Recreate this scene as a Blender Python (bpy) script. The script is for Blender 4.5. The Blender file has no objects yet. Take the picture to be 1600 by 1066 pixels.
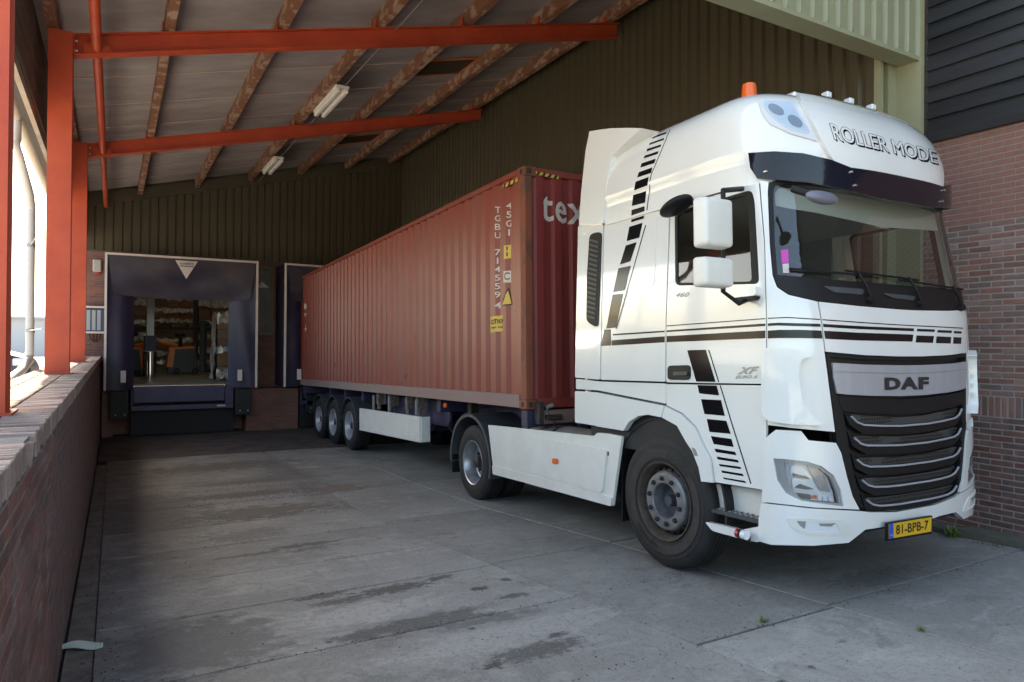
import bpy, bmesh, math, random
from mathutils import Vector, Matrix
random.seed(7)
R = math.radians
SC = bpy.context.scene
COL = SC.collection
# ------------------------------------------------------------------ camera, world, sun
H = 1.82
TH, PT, RL, FPX = .5186, .0049, -.0086, 1089.97
def cam_axes():
    F = Vector((math.sin(TH)*math.cos(PT), math.cos(TH)*math.cos(PT), math.sin(PT)))
    Rt = Vector((math.cos(TH), -math.sin(TH), 0)); D = F.cross(Rt)
    c, s = math.cos(RL), math.sin(RL)
    return c*Rt+s*D, -s*Rt+c*D, F
RT, DN, FW = cam_axes()
cd = bpy.data.cameras.new('camera'); cam = bpy.data.objects.new('camera', cd); COL.objects.link(cam)
cam.matrix_world = Matrix(((RT.x, -DN.x, -FW.x, 0), (RT.y, -DN.y, -FW.y, 0), (RT.z, -DN.z, -FW.z, H), (0, 0, 0, 1)))
cd.sensor_width = 36; cd.lens = FPX/1600*36; cd.clip_start = .05; cd.clip_end = 600
SC.camera = cam
SUN_DIR = Vector((-.20, 1.16, 1.0)).normalized()
el = math.asin(SUN_DIR.z); az = math.atan2(SUN_DIR.x, SUN_DIR.y)
w = bpy.data.worlds.new("World"); SC.world = w; w.use_nodes = True
nt = w.node_tree; bg = nt.nodes['Background']; sky = nt.nodes.new('ShaderNodeTexSky')
sky.sky_type = 'NISHITA'; sky.sun_disc = False; sky.sun_elevation = el; sky.sun_rotation = az
sky.air_density = 1.0; sky.dust_density = 3.0; sky.ozone_density = 1.0
nt.links.new(sky.outputs[0], bg.inputs[0]); bg.inputs[1].default_value = .15
sd = bpy.data.lights.new('sun', 'SUN'); sun = bpy.data.objects.new('sun', sd); COL.objects.link(sun)
sd.energy = 5.0; sd.angle = R(.5); sd.color = (1, .95, .87)
sun.rotation_euler = (-SUN_DIR).to_track_quat('-Z', 'Y').to_euler(); sun.location = (0, 0, 30)
SC.view_settings.view_transform = 'Standard'; SC.view_settings.look = 'None'; SC.view_settings.gamma = 1
SC.view_settings.use_curve_mapping = False; SC.view_settings.exposure = 2.32
SC.view_settings.use_white_balance = True; SC.view_settings.white_balance_temperature = 7550; SC.view_settings.white_balance_tint = 4
SC.cycles.max_bounces = 10; SC.cycles.diffuse_bounces = 6; SC.cycles.transparent_max_bounces = 12
SC.cycles.use_denoising = True

# ------------------------------------------------------------------ frames
SL = .0311
YF = 16.2                                   # the ramp runs level beyond here
GT = [(0, 0), (4.6, -.143), (8.6, -.322), (13.5, -.437), (YF, -.504)]
def gz(y):
    if y <= 0: return 0
    for (a, p), (b, q) in zip(GT, GT[1:]):
        if y <= b: return p+(q-p)*(y-a)/(b-a)
    return GT[-1][1]
YA = .0095
AY = Vector((math.sin(YA), math.cos(YA), -SL)).normalized(); AX = Vector((math.cos(YA), -math.sin(YA), 0)); AZ = AX.cross(AY)
TO = Vector((4.2126, 6.9882, -SL*6.9882))   # under the near front corner of the container
TF = Matrix(((AX.x, AY.x, AZ.x, TO.x), (AX.y, AY.y, AZ.y, TO.y), (AX.z, AY.z, AZ.z, TO.z), (0, 0, 0, 1)))
TI = TF.inverted()
def ray(px, py): return FW+RT*((px-800)/FPX)+DN*((py-533)/FPX)
def ray_l(px, py):                          # the same sight line in the lorry's own frame
    return TI @ Vector((0, 0, H)), TI.to_3x3() @ ray(px, py)
def wx(px, py, x): d = ray(px, py); return Vector((0, 0, H))+d*(x/d.x)
def wy(px, py, y): d = ray(px, py); return Vector((0, 0, H))+d*(y/d.y)

# ------------------------------------------------------------------ materials
MATS = {}
def rgb(c): return (c[0], c[1], c[2], 1)
def mat(name, c, rough=.5, metal=0, c2=None, sc=4., amt=.5, bump=0, bsc=40., coat=0, emit=0, trans=0, obrand=0, stretch=(1, 1, 1), detail=5, spec=.5, world=True, lo=.35, hi=.65):
    if name in MATS: return MATS[name]
    m = bpy.data.materials.new(name); m.use_nodes = True; n = m.node_tree.nodes; l = m.node_tree.links
    b = n['Principled BSDF']; b.inputs['Base Color'].default_value = rgb(c); b.inputs['Roughness'].default_value = rough
    b.inputs['Metallic'].default_value = metal; b.inputs['Coat Weight'].default_value = coat; b.inputs['Coat Roughness'].default_value = .06
    b.inputs['Specular IOR Level'].default_value = spec
    if emit: b.inputs['Emission Color'].default_value = rgb(c); b.inputs['Emission Strength'].default_value = emit
    if trans: b.inputs['Transmission Weight'].default_value = trans
    if c2 or bump or obrand:
        g = n.new('ShaderNodeNewGeometry'); mp = n.new('ShaderNodeMapping'); l.new(g.outputs['Position'], mp.inputs[0]); mp.inputs['Scale'].default_value = stretch
    col = None
    if c2:
        t = n.new('ShaderNodeTexNoise'); t.inputs['Scale'].default_value = sc; t.inputs['Detail'].default_value = detail; t.inputs['Roughness'].default_value = .62
        l.new(mp.outputs[0], t.inputs[0])
        r = n.new('ShaderNodeMapRange'); r.inputs[1].default_value = lo; r.inputs[2].default_value = hi; r.inputs[4].default_value = amt; l.new(t.outputs[0], r.inputs[0])
        x = n.new('ShaderNodeMix'); x.data_type = 'RGBA'; x.inputs[6].default_value = rgb(c); x.inputs[7].default_value = rgb(c2); l.new(r.outputs[0], x.inputs[0]); col = x.outputs[2]
    if obrand:
        oi = n.new('ShaderNodeObjectInfo'); hs = n.new('ShaderNodeHueSaturation')
        r2 = n.new('ShaderNodeMapRange'); r2.inputs[3].default_value = 1-obrand; r2.inputs[4].default_value = 1+obrand; l.new(oi.outputs['Random'], r2.inputs[0]); l.new(r2.outputs[0], hs.inputs['Value'])
        r3 = n.new('ShaderNodeMapRange'); r3.inputs[3].default_value = .7; r3.inputs[4].default_value = 1.15
        ml = n.new('ShaderNodeMath'); ml.operation = 'MULTIPLY'; ml.inputs[1].default_value = 7.31; fr = n.new('ShaderNodeMath'); fr.operation = 'FRACT'
        l.new(oi.outputs['Random'], ml.inputs[0]); l.new(ml.outputs[0], fr.inputs[0]); l.new(fr.outputs[0], r3.inputs[0]); l.new(r3.outputs[0], hs.inputs['Saturation'])
        if col: l.new(col, hs.inputs['Color'])
        else: hs.inputs['Color'].default_value = rgb(c)
        col = hs.outputs[0]
    if col: l.new(col, b.inputs['Base Color'])
    if bump:
        t = n.new('ShaderNodeTexNoise'); t.inputs['Scale'].default_value = bsc; t.inputs['Detail'].default_value = 4; l.new(mp.outputs[0], t.inputs[0])
        bp = n.new('ShaderNodeBump'); bp.inputs['Strength'].default_value = bump; bp.inputs['Distance'].default_value = .01; l.new(t.outputs[0], bp.inputs['Height']); l.new(bp.outputs[0], b.inputs['Normal'])
    MATS[name] = m; return m
def brickmat(name, c1, c2, mortar, axes='yz', bw=.22, bh=.0625, dirt=(.06, .05, .04), amt=.5):
    m = bpy.data.materials.new(name); m.use_nodes = True; n = m.node_tree.nodes; l = m.node_tree.links; b = n['Principled BSDF']
    g = n.new('ShaderNodeNewGeometry'); sx = n.new('ShaderNodeSeparateXYZ'); l.new(g.outputs['Position'], sx.inputs[0]); cx = n.new('ShaderNodeCombineXYZ')
    for i, a in enumerate(axes): l.new(sx.outputs['xyz'.index(a)], cx.inputs[i])
    t = n.new('ShaderNodeTexBrick'); l.new(cx.outputs[0], t.inputs[0]); t.inputs['Scale'].default_value = 1; t.inputs['Brick Width'].default_value = bw; t.inputs['Row Height'].default_value = bh
    t.inputs['Mortar Size'].default_value = .005; t.inputs['Color1'].default_value = rgb(c1); t.inputs['Color2'].default_value = rgb(c2); t.inputs['Mortar'].default_value = rgb(mortar)
    no = n.new('ShaderNodeTexNoise'); no.inputs['Scale'].default_value = 2.5; no.inputs['Detail'].default_value = 6; l.new(g.outputs['Position'], no.inputs[0])
    r = n.new('ShaderNodeMapRange'); r.inputs[1].default_value = .4; r.inputs[2].default_value = .7; r.inputs[4].default_value = amt; l.new(no.outputs[0], r.inputs[0])
    x = n.new('ShaderNodeMix'); x.data_type = 'RGBA'; l.new(t.outputs[0], x.inputs[6]); x.inputs[7].default_value = rgb(dirt); l.new(r.outputs[0], x.inputs[0]); l.new(x.outputs[2], b.inputs['Base Color'])
    b.inputs['Roughness'].default_value = .9
    bp = n.new('ShaderNodeBump'); bp.inputs['Strength'].default_value = .6; bp.inputs['Distance'].default_value = .006; bp.invert = True; l.new(t.outputs['Fac'], bp.inputs['Height']); l.new(bp.outputs[0], b.inputs['Normal'])
    return m
def glassmat(name, tint, refl=.08, rough=.02):
    m = bpy.data.materials.new(name); m.use_nodes = True; n = m.node_tree.nodes; l = m.node_tree.links
    n.remove(n['Principled BSDF']); o = n['Material Output']; t = n.new('ShaderNodeBsdfTransparent'); t.inputs[0].default_value = rgb(tint)
    g = n.new('ShaderNodeBsdfGlossy'); g.inputs['Roughness'].default_value = rough; f = n.new('ShaderNodeFresnel'); f.inputs[0].default_value = 1.52
    a = n.new('ShaderNodeMath'); a.operation = 'ADD'; a.inputs[1].default_value = refl; l.new(f.outputs[0], a.inputs[0]); x = n.new('ShaderNodeMixShader')
    ge = n.new('ShaderNodeNewGeometry'); iv = n.new('ShaderNodeMath'); iv.operation = 'SUBTRACT'; iv.inputs[0].default_value = 1; l.new(ge.outputs['Backfacing'], iv.inputs[1]); mu = n.new('ShaderNodeMath'); mu.operation = 'MULTIPLY'; l.new(a.outputs[0], mu.inputs[0]); l.new(iv.outputs[0], mu.inputs[1])   # reflect on the entry face only
    l.new(mu.outputs[0], x.inputs[0]); l.new(t.outputs[0], x.inputs[1]); l.new(g.outputs[0], x.inputs[2]); l.new(x.outputs[0], o.inputs[0]); MATS[name] = m; return m
WHITE = mat('white_paint', (.80, .80, .785), .22, c2=(.70, .69, .655), sc=1.3, amt=.35, coat=1, bump=.02, bsc=3)
WHITE2 = mat('white_plastic', (.74, .73, .69), .42, c2=(.58, .56, .5), sc=3, amt=.4)
GAP = mat('gap_black', (.012, .012, .014), .7)
BLK = mat('black_gloss', (.006, .006, .008), .14, spec=.35)
BLKM = mat('black_plastic', (.009, .009, .010), .5, bump=.15, bsc=300, spec=.3)
GRYM = mat('dark_grey_plastic', (.045, .05, .06), .5, c2=(.075, .08, .085), sc=6, amt=.6)
SILV = mat('brushed_silver', (.46, .47, .51), .35, .35, c2=(.38, .39, .42), sc=9, amt=.5, stretch=(1, 1, .2))
CHROME = mat('chrome', (.8, .8, .82), .08, 1.)
RUB = mat('tyre_rubber', (.011, .011, .012), .75, c2=(.028, .026, .024), sc=7, amt=.6, bump=.2, bsc=60)
RUBB = mat('tyre_lettering', (.008, .008, .009), .6)
RIMG = mat('rim_grey', (.26, .265, .28), .45, .5, c2=(.12, .10, .09), sc=10, amt=.7)
RUSTR = mat('rim_brown', (.05, .038, .03), .8, c2=(.09, .065, .05), sc=12, amt=.8)
NUT = mat('wheel_nut', (.03, .033, .045), .4, .5)
REDST = mat('red_primer_steel', (.50, .072, .026), .55, c2=(.38, .045, .02), sc=2.2, amt=.8, bump=.05, bsc=30)
WOODP = mat('old_purlin_wood', (.19, .080, .042), .85, c2=(.40, .28, .21), sc=2.4, amt=.7, stretch=(2.2, 1.5, 2.2), bump=.5, bsc=18, detail=10, lo=.50, hi=.56)
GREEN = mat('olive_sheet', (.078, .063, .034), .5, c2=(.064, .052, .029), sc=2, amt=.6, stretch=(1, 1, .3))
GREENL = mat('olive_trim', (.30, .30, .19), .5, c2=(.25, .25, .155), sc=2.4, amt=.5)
CLAD = mat('black_boarding', (.013, .013, .016), .45, c2=(.024, .024, .028), sc=3, amt=.8, stretch=(1, .3, 5), bump=.4, bsc=25, obrand=.35)
BRK = mat('red_brick', (.27, .138, .113), .85, c2=(.19, .105, .09), sc=14, amt=.8, bump=.5, bsc=90, obrand=.22)
BRKL = mat('low_wall_brick', (.20, .082, .068), .88, c2=(.11, .075, .068), sc=7, amt=.9, bump=.6, bsc=80, obrand=.25)
BRKC = mat('cap_brick', (.33, .235, .20), .88, c2=(.21, .16, .145), sc=9, amt=.9, bump=.6, bsc=80, obrand=.2)
MORT = mat('mortar', (.34, .31, .285), .95, bump=.6, bsc=120)
MORTD = mat('mortar_dirty', (.26, .235, .22), .95, c2=(.13, .12, .11), sc=3, amt=.8, bump=.6, bsc=120)
BOX = mat('container_red', (.235, .036, .022), .42, c2=(.205, .068, .052), sc=1.3, amt=.65, stretch=(1.6, 1.6, .55), bump=.35, bsc=3.5, detail=9)
BOXR = mat('container_red_rust', (.22, .06, .032), .7, c2=(.10, .05, .03), sc=7, amt=.8, stretch=(1, 1, .4), lo=.5, hi=.6)
RAIL = mat('dusty_rail', (.24, .185, .17), .75, c2=(.26, .13, .11), sc=1.4, amt=.7, stretch=(1, .4, 2))
TXTW = mat('lettering_white', (.56, .53, .50), .6)
YEL = mat('label_yellow', (.62, .42, .08), .6)
NAVY = mat('chassis_blue', (.035, .03, .10), .5, c2=(.03, .025, .04), sc=4, amt=.8)
DARKM = mat('greasy_steel', (.035, .033, .033), .6, .3, c2=(.075, .055, .04), sc=9, amt=.7)
ORL = mat('orange_lens', (.75, .13, .02), .25, coat=.5)
REDL = mat('red_lens', (.5, .02, .02), .25, coat=.5)
WLENS = mat('clear_lens', (.75, .78, .8), .15, coat=.5)
LENSG = glassmat('lamp_glass', (.93, .94, .95), .05)
WSG = glassmat('windscreen_glass', (.80, .83, .815), .06)
SIDG = glassmat('side_glass', (.85, .89, .89), .05)
SKYG = BLK
SEAT = mat('seat_cloth', (.16, .05, .04), .9)
INTR = mat('cab_interior', (.24, .23, .21), .8)
INTL = mat('cab_blind', (.62, .60, .56), .8)
CARD = mat('cardboard', (.22, .12, .06), .85, c2=(.16, .085, .045), sc=6, amt=.6, obrand=.2)
WRAP = mat('stretch_wrap', (.62, .60, .57), .22, c2=(.22, .19, .17), sc=11, amt=.9, stretch=(1, 1, .6), bump=1, bsc=25, coat=.6)
SHEL = mat('shelter_fabric', (.022, .018, .055), .5, c2=(.05, .042, .062), sc=1.6, amt=.7, bump=.2, bsc=6)
SHELD = mat('shelter_fabric_dusty', (.022, .018, .045), .55, c2=(.075, .058, .058), sc=1.0, amt=.8, bump=.3, bsc=5, stretch=(1, 1, 1.6))
PALE = mat('pale_profile', (.66, .56, .52), .5)
LAMPB = mat('lamp_mirror', (.74, .77, .80), .2, .1, coat=.5)
LEVB = mat('leveller_blue', (.035, .028, .095), .5, c2=(.06, .05, .07), sc=3, amt=.7)
ORG = mat('truck_orange', (.72, .20, .015), .4)
DGR = mat('truck_grey', (.05, .058, .062), .5)
STEEL = mat('steel_post', (.30, .31, .31), .4, .4)
FLR = mat('warehouse_floor', (.095, .095, .082), .45, c2=(.06, .06, .055), sc=2, amt=.6)
DARKW = mat('warehouse_inner', (.14, .12, .10), .9)
PVC = mat('grey_pvc', (.50, .49, .48), .5)
LAMPW = mat('lamp_white', (.75, .72, .66), .4)
ROOFM = mat('roof_underside', (.38, .35, .35), .75, c2=(.25, .22, .22), sc=1.1, amt=.8, stretch=(1, 2.2, 1))
SEAM = mat('roof_seam', (.62, .46, .38), .7)
OUTG = mat('outer_yard_paving', (.36, .33, .30), .9)
CARB = mat('car_blue', (.008, .02, .06), .3, coat=.2)

OIL = (.05, .044, .040); DRT = (.12, .092, .070); PAL = (.42, .405, .38); DMP = (.12, .117, .114)
SPOTS = [(1.45, 5.55, .20, .06, OIL, .8, 1), (2.6, 5.05, .07, .05, OIL, .95, 1), (2.9, 5.15, .05, .04, OIL, .95, 1), (2.75, 4.75, .12, .05, OIL, .8, 1), (1.75, 7.3, .3, .07, OIL, .7, 1), (1.2, 7.2, .3, .06, OIL, .6, 1), (2.6, 3.9, .07, .04, OIL, .9, 1), (2.0, 5.42, .32, .10, OIL, .85, 1), (1.55, 5.35, .2, .07, OIL, .7, 1), (2.45, 5.5, .12, .05, OIL, .8, 1), (1.9, 4.58, .55, .13, OIL, .75, 0), (2.35, 4.35, .4, .12, DMP, .8, 0),
    (2.35, 3.75, .35, .1, OIL, .7, 1), (2.0, 3.7, .07, .04, OIL, .9, 1), (1.6, 5.0, .5, .2, PAL, .6, 0), (2.35, 4.1, .8, .2, PAL, .5, 0), (1.2, 6.4, .5, .5, PAL, .4, 0), (1.3, 8.1, .45, .3, OIL, .5, 1),
    (2.0, 7.1, .4, .12, OIL, .55, 1), (2.3, 6.9, .5, .4, PAL, .5, 0), (1.5, 9.3, 1.0, .35, DRT, .8, 0), (1.6, 10.6, .9, .22, DRT, .9, 1), (1.9, 11.7, .9, .2, DRT, .9, 1), (1.7, 13.6, 1.3, .5, DRT, .9, 0), (2.9, 10.4, .4, .3, (.16, .075, .05), .6, 0),
    (.5, 9.5, .6, 1.6, DMP, .6, 0), (.35, 6.2, .3, .7, PAL, .45, 0), (.5, 5.0, .5, .5, DMP, .8, 0), (2.6, 12.5, .35, 2.2, DMP, .6, 0), (4.0, 4.6, .8, .7, PAL, .25, 0), (5.0, 4.6, .9, .5, DMP, .5, 0), (5.6, 3.6, .5, .16, DMP, .6, 1), (1.2, 3.6, .5, .3, DMP, .45, 0), (3.6, 6.6, .9, .35, PAL, .3, 0)]
def concrete():
    m = bpy.data.materials.new('yard_concrete'); m.use_nodes = True; n = m.node_tree.nodes; l = m.node_tree.links; b = n['Principled BSDF']
    g = n.new('ShaderNodeNewGeometry'); oi = n.new('ShaderNodeObjectInfo')
    def noise(sc, st=(1, 1, 1), det=6, ro=.6, dist=0):
        mp = n.new('ShaderNodeMapping'); mp.inputs['Scale'].default_value = st; l.new(g.outputs['Position'], mp.inputs[0])
        t = n.new('ShaderNodeTexNoise'); t.inputs['Scale'].default_value = sc; t.inputs['Detail'].default_value = det; t.inputs['Roughness'].default_value = ro; t.inputs['Distortion'].default_value = dist; l.new(mp.outputs[0], t.inputs[0]); return t.outputs[0]
    def mr(v, a, c, lo=0, hi=1):
        r = n.new('ShaderNodeMapRange'); r.inputs[1].default_value = a; r.inputs[2].default_value = c; r.inputs[3].default_value = lo; r.inputs[4].default_value = hi; l.new(v, r.inputs[0]); return r.outputs[0]
    def mx(f, a, c):
        x = n.new('ShaderNodeMix'); x.data_type = 'RGBA'
        l.new(f, x.inputs[0])
        for k, v in ((6, a), (7, c)):
            if isinstance(v, tuple): x.inputs[k].default_value = rgb(v)
            else: l.new(v, x.inputs[k])
        return x.outputs[2]
    c = mx(mr(noise(.55, det=4), .35, .65), (.215, .206, .190), (.31, .298, .276))
    nz_ = [noise(5, (1, 1.6, 1), 8, .72), noise(17, (1, 1.4, 1), 6, .7)]
    c = mx(mr(noise(2.2, (1, 2.0, 1), 8, .7, .6), .5, .68, 0, .55), c, (.42, .41, .39))      # pale scuffs drawn across
    c = mx(mr(noise(1.3, (1.5, .8, 1), 9, .72, 1.), .56, .68, 0, .62), c, (.14, .134, .126))     # darker damp areas
    c = mx(mr(noise(3.1, (.7, 1.3, 1), 8, .7, .3), .64, .70, 0, .8), c, (.05, .046, .042))      # oil spots
    for (sx_, sy_, rx_, ry_, col_, am_, no_) in SPOTS:
        vs_ = n.new('ShaderNodeVectorMath'); vs_.operation = 'SUBTRACT'; vs_.inputs[1].default_value = (sx_, sy_, 0); l.new(g.outputs['Position'], vs_.inputs[0])
        vm_ = n.new('ShaderNodeVectorMath'); vm_.operation = 'MULTIPLY'; vm_.inputs[1].default_value = (1/rx_, 1/ry_, 0); l.new(vs_.outputs[0], vm_.inputs[0])
        vl_ = n.new('ShaderNodeVectorMath'); vl_.operation = 'LENGTH'; l.new(vm_.outputs[0], vl_.inputs[0])
        ad_ = n.new('ShaderNodeMath'); ad_.operation = 'ADD'; l.new(vl_.outputs['Value'], ad_.inputs[0]); l.new(mr(nz_[no_], .3, .7, -.75, .75), ad_.inputs[1])
        c = mx(mr(ad_.outputs[0], 1.25, .75, 0, min(1, am_)), c, col_)
    c = mx(mr(noise(26, det=6, ro=.75), .5, .66, 0, .45), c, (.11, .105, .10))
    c = mx(mr(noise(34, (1, 1.5, 1), 6, .75), .56, .68, 0, .5), c, (.33, .32, .30))
    c = mx(mr(noise(110, det=3), .55, .70, 0, .5), c, (.42, .41, .39))                         # grit
    c = mx(mr(noise(70, det=3), .60, .72, 0, .7), c, (.05, .05, .05))
    vo_ = n.new('ShaderNodeTexVoronoi'); vo_.feature = 'F1'; vo_.inputs['Scale'].default_value = 1.9; vo_.inputs['Randomness'].default_value = 1; l.new(g.outputs['Position'], vo_.inputs[0])
    dd_ = n.new('ShaderNodeMath'); dd_.operation = 'ADD'; l.new(vo_.outputs['Distance'], dd_.inputs[0]); l.new(mr(noise(22, det=4), .3, .7, -.035, .035), dd_.inputs[1])
    c = mx(mr(dd_.outputs[0], .060, .030, 0, .75), c, (.045, .042, .04))                          # drips
    ck_ = n.new('ShaderNodeTexVoronoi'); ck_.feature = 'DISTANCE_TO_EDGE'; ck_.inputs['Scale'].default_value = .32; wv_ = n.new('ShaderNodeVectorMath'); wv_.operation = 'ADD'
    cn_ = n.new('ShaderNodeTexNoise'); cn_.inputs['Scale'].default_value = 2.2; cn_.inputs['Detail'].default_value = 8; l.new(g.outputs['Position'], cn_.inputs[0]); l.new(g.outputs['Position'], wv_.inputs[0]); l.new(cn_.outputs['Color'], wv_.inputs[1]); l.new(wv_.outputs[0], ck_.inputs[0])
    c = mx(mr(ck_.outputs['Distance'], .0030, .0010, 0, .22), c, (.06, .055, .05))                 # hairline cracks
    sx = n.new('ShaderNodeSeparateXYZ'); l.new(g.outputs['Position'], sx.inputs[0])
    dst = n.new('ShaderNodeMath'); dst.operation = 'MULTIPLY'; l.new(mr(sx.outputs[1], 9, 17), dst.inputs[0]); l.new(mr(noise(1.7, det=7, ro=.7), .38, .62), dst.inputs[1])
    c = mx(mr(dst.outputs[0], 0, 1, 0, .7), c, (.10, .083, .068))                                  # brown dust near the dock
    dl = n.new('ShaderNodeMath'); dl.operation = 'MULTIPLY'; l.new(mr(sx.outputs[0], .9, -.1), dl.inputs[0]); l.new(mr(noise(2.9, det=7, ro=.7), .3, .55), dl.inputs[1])
    c = mx(mr(dl.outputs[0], 0, 1, 0, .6), c, (.09, .075, .068))                                  # soil along the wall
    hs = n.new('ShaderNodeHueSaturation'); l.new(mr(oi.outputs['Random'], 0, 1, .88, 1.12), hs.inputs['Value']); l.new(c, hs.inputs['Color']); l.new(hs.outputs[0], b.inputs['Base Color'])
    b.inputs['Roughness'].default_value = .82
    bp = n.new('ShaderNodeBump'); bp.inputs['Strength'].default_value = .5; bp.inputs['Distance'].default_value = .004; l.new(noise(70, det=5), bp.inputs['Height']); l.new(bp.outputs[0], b.inputs['Normal'])
    return m
CONC = concrete()
PAVE = brickmat('clay_paving', (.13, .095, .08), (.085, .07, .063), (.05, .043, .04), 'xy', .2, .1, (.035, .028, .025), .7)
DOCKB = brickmat('dock_brickwork', (.27, .11, .085), (.19, .08, .065), (.20, .16, .14), 'xz', .22, .0625, (.10, .06, .05), .5)
FARB = brickmat('brickwork_far', (.27, .105, .085), (.18, .08, .07), (.32, .28, .25), 'yz', .22, .0625, (.12, .07, .06), .4)

# ------------------------------------------------------------------ objects
OFF = {}
def tag(o, label, cat, group=None):
    o['label'] = label; o['category'] = cat
    if group: o['group'] = group
    return o
def empty(name, label, cat, loc=(0, 0, 0), group=None, lorry=False, rz=0):
    o = bpy.data.objects.new(name, None); COL.objects.link(o); o.empty_display_size = .3
    if lorry: o.matrix_world = TF @ Matrix.Translation(loc); OFF[o.name] = Vector(loc)
    else: o.location = loc; o.rotation_euler = (0, 0, rz); OFF[o.name] = Vector(loc) if not rz else Vector((0, 0, 0))
    return tag(o, label, cat, group)
class M:
    def __init__(s): s.v = []; s.f = []
    def add(s, v, f):
        k = len(s.v); s.v += [Vector(p) for p in v]; s.f += [tuple(i+k for i in q) for q in f]; return s
    def box(s, a, b, rot=None, ctr=None):
        x0, y0, z0 = a; x1, y1, z1 = b
        v = [Vector((x, y, z)) for z in (z0, z1) for x, y in ((x0, y0), (x1, y0), (x1, y1), (x0, y1))]
        if rot: c = Vector(ctr) if ctr else sum(v, Vector())/8; v = [c+rot @ (p-c) for p in v]
        return s.add(v, [(0, 3, 2, 1), (4, 5, 6, 7), (0, 1, 5, 4), (1, 2, 6, 5), (2, 3, 7, 6), (3, 0, 4, 7)])
    def hexa(s, p): return s.add(p, [(0, 3, 2, 1), (4, 5, 6, 7), (0, 1, 5, 4), (1, 2, 6, 5), (2, 3, 7, 6), (3, 0, 4, 7)])
    def cbox(s, a, b, c=.004):                 # chamfered box
        a = Vector(a); b = Vector(b); v = []; bm = bmesh.new(); bmesh.ops.create_cube(bm, size=1)
        for q in bm.verts: q.co = Vector([(a[i]+b[i])/2+q.co[i]*(b[i]-a[i]) for i in range(3)])
        bmesh.ops.bevel(bm, geom=bm.edges[:], offset=c, segments=1, affect='EDGES'); s.bm(bm); return s
    def bm(s, bm):
        bm.verts.index_update(); s.add([q.co.copy() for q in bm.verts], [[q.index for q in f.verts] for f in bm.faces]); bm.free(); return s
    def tube(s, pts, r, n=10, cap=True):
        pts = [Vector(p) for p in pts]; rs = r if isinstance(r, (list, tuple)) else [r]*len(pts); rings = []
        for i, p in enumerate(pts):
            d = (pts[min(i+1, len(pts)-1)]-pts[max(i-1, 0)]).normalized(); a = Vector((0, 0, 1)) if abs(d.z) < .9 else Vector((1, 0, 0))
            x = d.cross(a).normalized(); y = d.cross(x); rings.append([p+(x*math.cos(t)+y*math.sin(t))*rs[i] for t in [2*math.pi*k/n for k in range(n)]])
        v = [q for r_ in rings for q in r_]; f = [(i*n+k, i*n+(k+1) % n, (i+1)*n+(k+1) % n, (i+1)*n+k) for i in range(len(pts)-1) for k in range(n)]
        if cap: f += [tuple(range(n))[::-1], tuple(range((len(pts)-1)*n, len(pts)*n))]
        return s.add(v, f)
    def lathe(s, prof, c, axis='x', n=48, a0=0, a1=2*math.pi):
        full = abs(a1-a0-2*math.pi) < 1e-6; m = n if full else n+1; v = []
        for k in range(m):
            t = a0+(a1-a0)*k/n
            for (h, r) in prof:
                p = {'x': (h, r*math.cos(t), r*math.sin(t)), 'y': (r*math.cos(t), h, r*math.sin(t)), 'z': (r*math.cos(t), r*math.sin(t), h)}[axis]; v.append(Vector(p)+Vector(c))
        q = len(prof); return s.add(v, [(k*q+i, k*q+i+1, ((k+1) % m)*q+i+1, ((k+1) % m)*q+i) for k in range(n) for i in range(q-1)])
    def prism(s, poly, fn, d):                 # poly of 2D points, fn maps (a,b)->Vector, extruded by vector d
        n = len(poly); v = [fn(*p) for p in poly]; v += [p+Vector(d) for p in v]
        return s.add(v, [tuple(range(n))[::-1], tuple(range(n, 2*n))]+[(i, (i+1) % n, n+(i+1) % n, n+i) for i in range(n)])
    def data(s, name, m, smooth=None, sub=Vector()):
        d = bpy.data.meshes.new(name); d.from_pydata([p-sub for p in s.v], [], s.f); bm = bmesh.new(); bm.from_mesh(d); bmesh.ops.recalc_face_normals(bm, faces=bm.faces); bm.to_mesh(d); bm.free()
        if m: d.materials.append(m)
        if smooth is not None:
            d.polygons.foreach_set('use_smooth', [True]*len(d.polygons)); d.set_sharp_from_angle(angle=R(smooth))
        return d
    def build(s, name, m, parent=None, smooth=None, kind=None, label=None):
        sub = OFF.get(root_of(parent).name, Vector()) if parent else Vector()
        o = bpy.data.objects.new(name, s.data(name, m, smooth, sub)); COL.objects.link(o)
        if parent: o.parent = parent
        if kind: o['kind'] = kind
        if label: o['label'] = label
        return o
def root_of(o):
    while o.parent: o = o.parent
    return o
def inst(name, data, parent, loc, rot=None, sc=None):
    o = bpy.data.objects.new(name, data); COL.objects.link(o); o.parent = parent; sub = OFF.get(root_of(parent).name, Vector()) if parent else Vector()
    o.location = Vector(loc)-sub
    if rot: o.rotation_euler = rot
    if sc: o.scale = sc
    return o
def copy_tree(o, parent=None):
    c = o.copy(); COL.objects.link(c); c.parent = parent
    if o.name in OFF: OFF[c.name] = OFF[o.name]
    for ch in list(o.children): copy_tree(ch, c)
    return c

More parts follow.
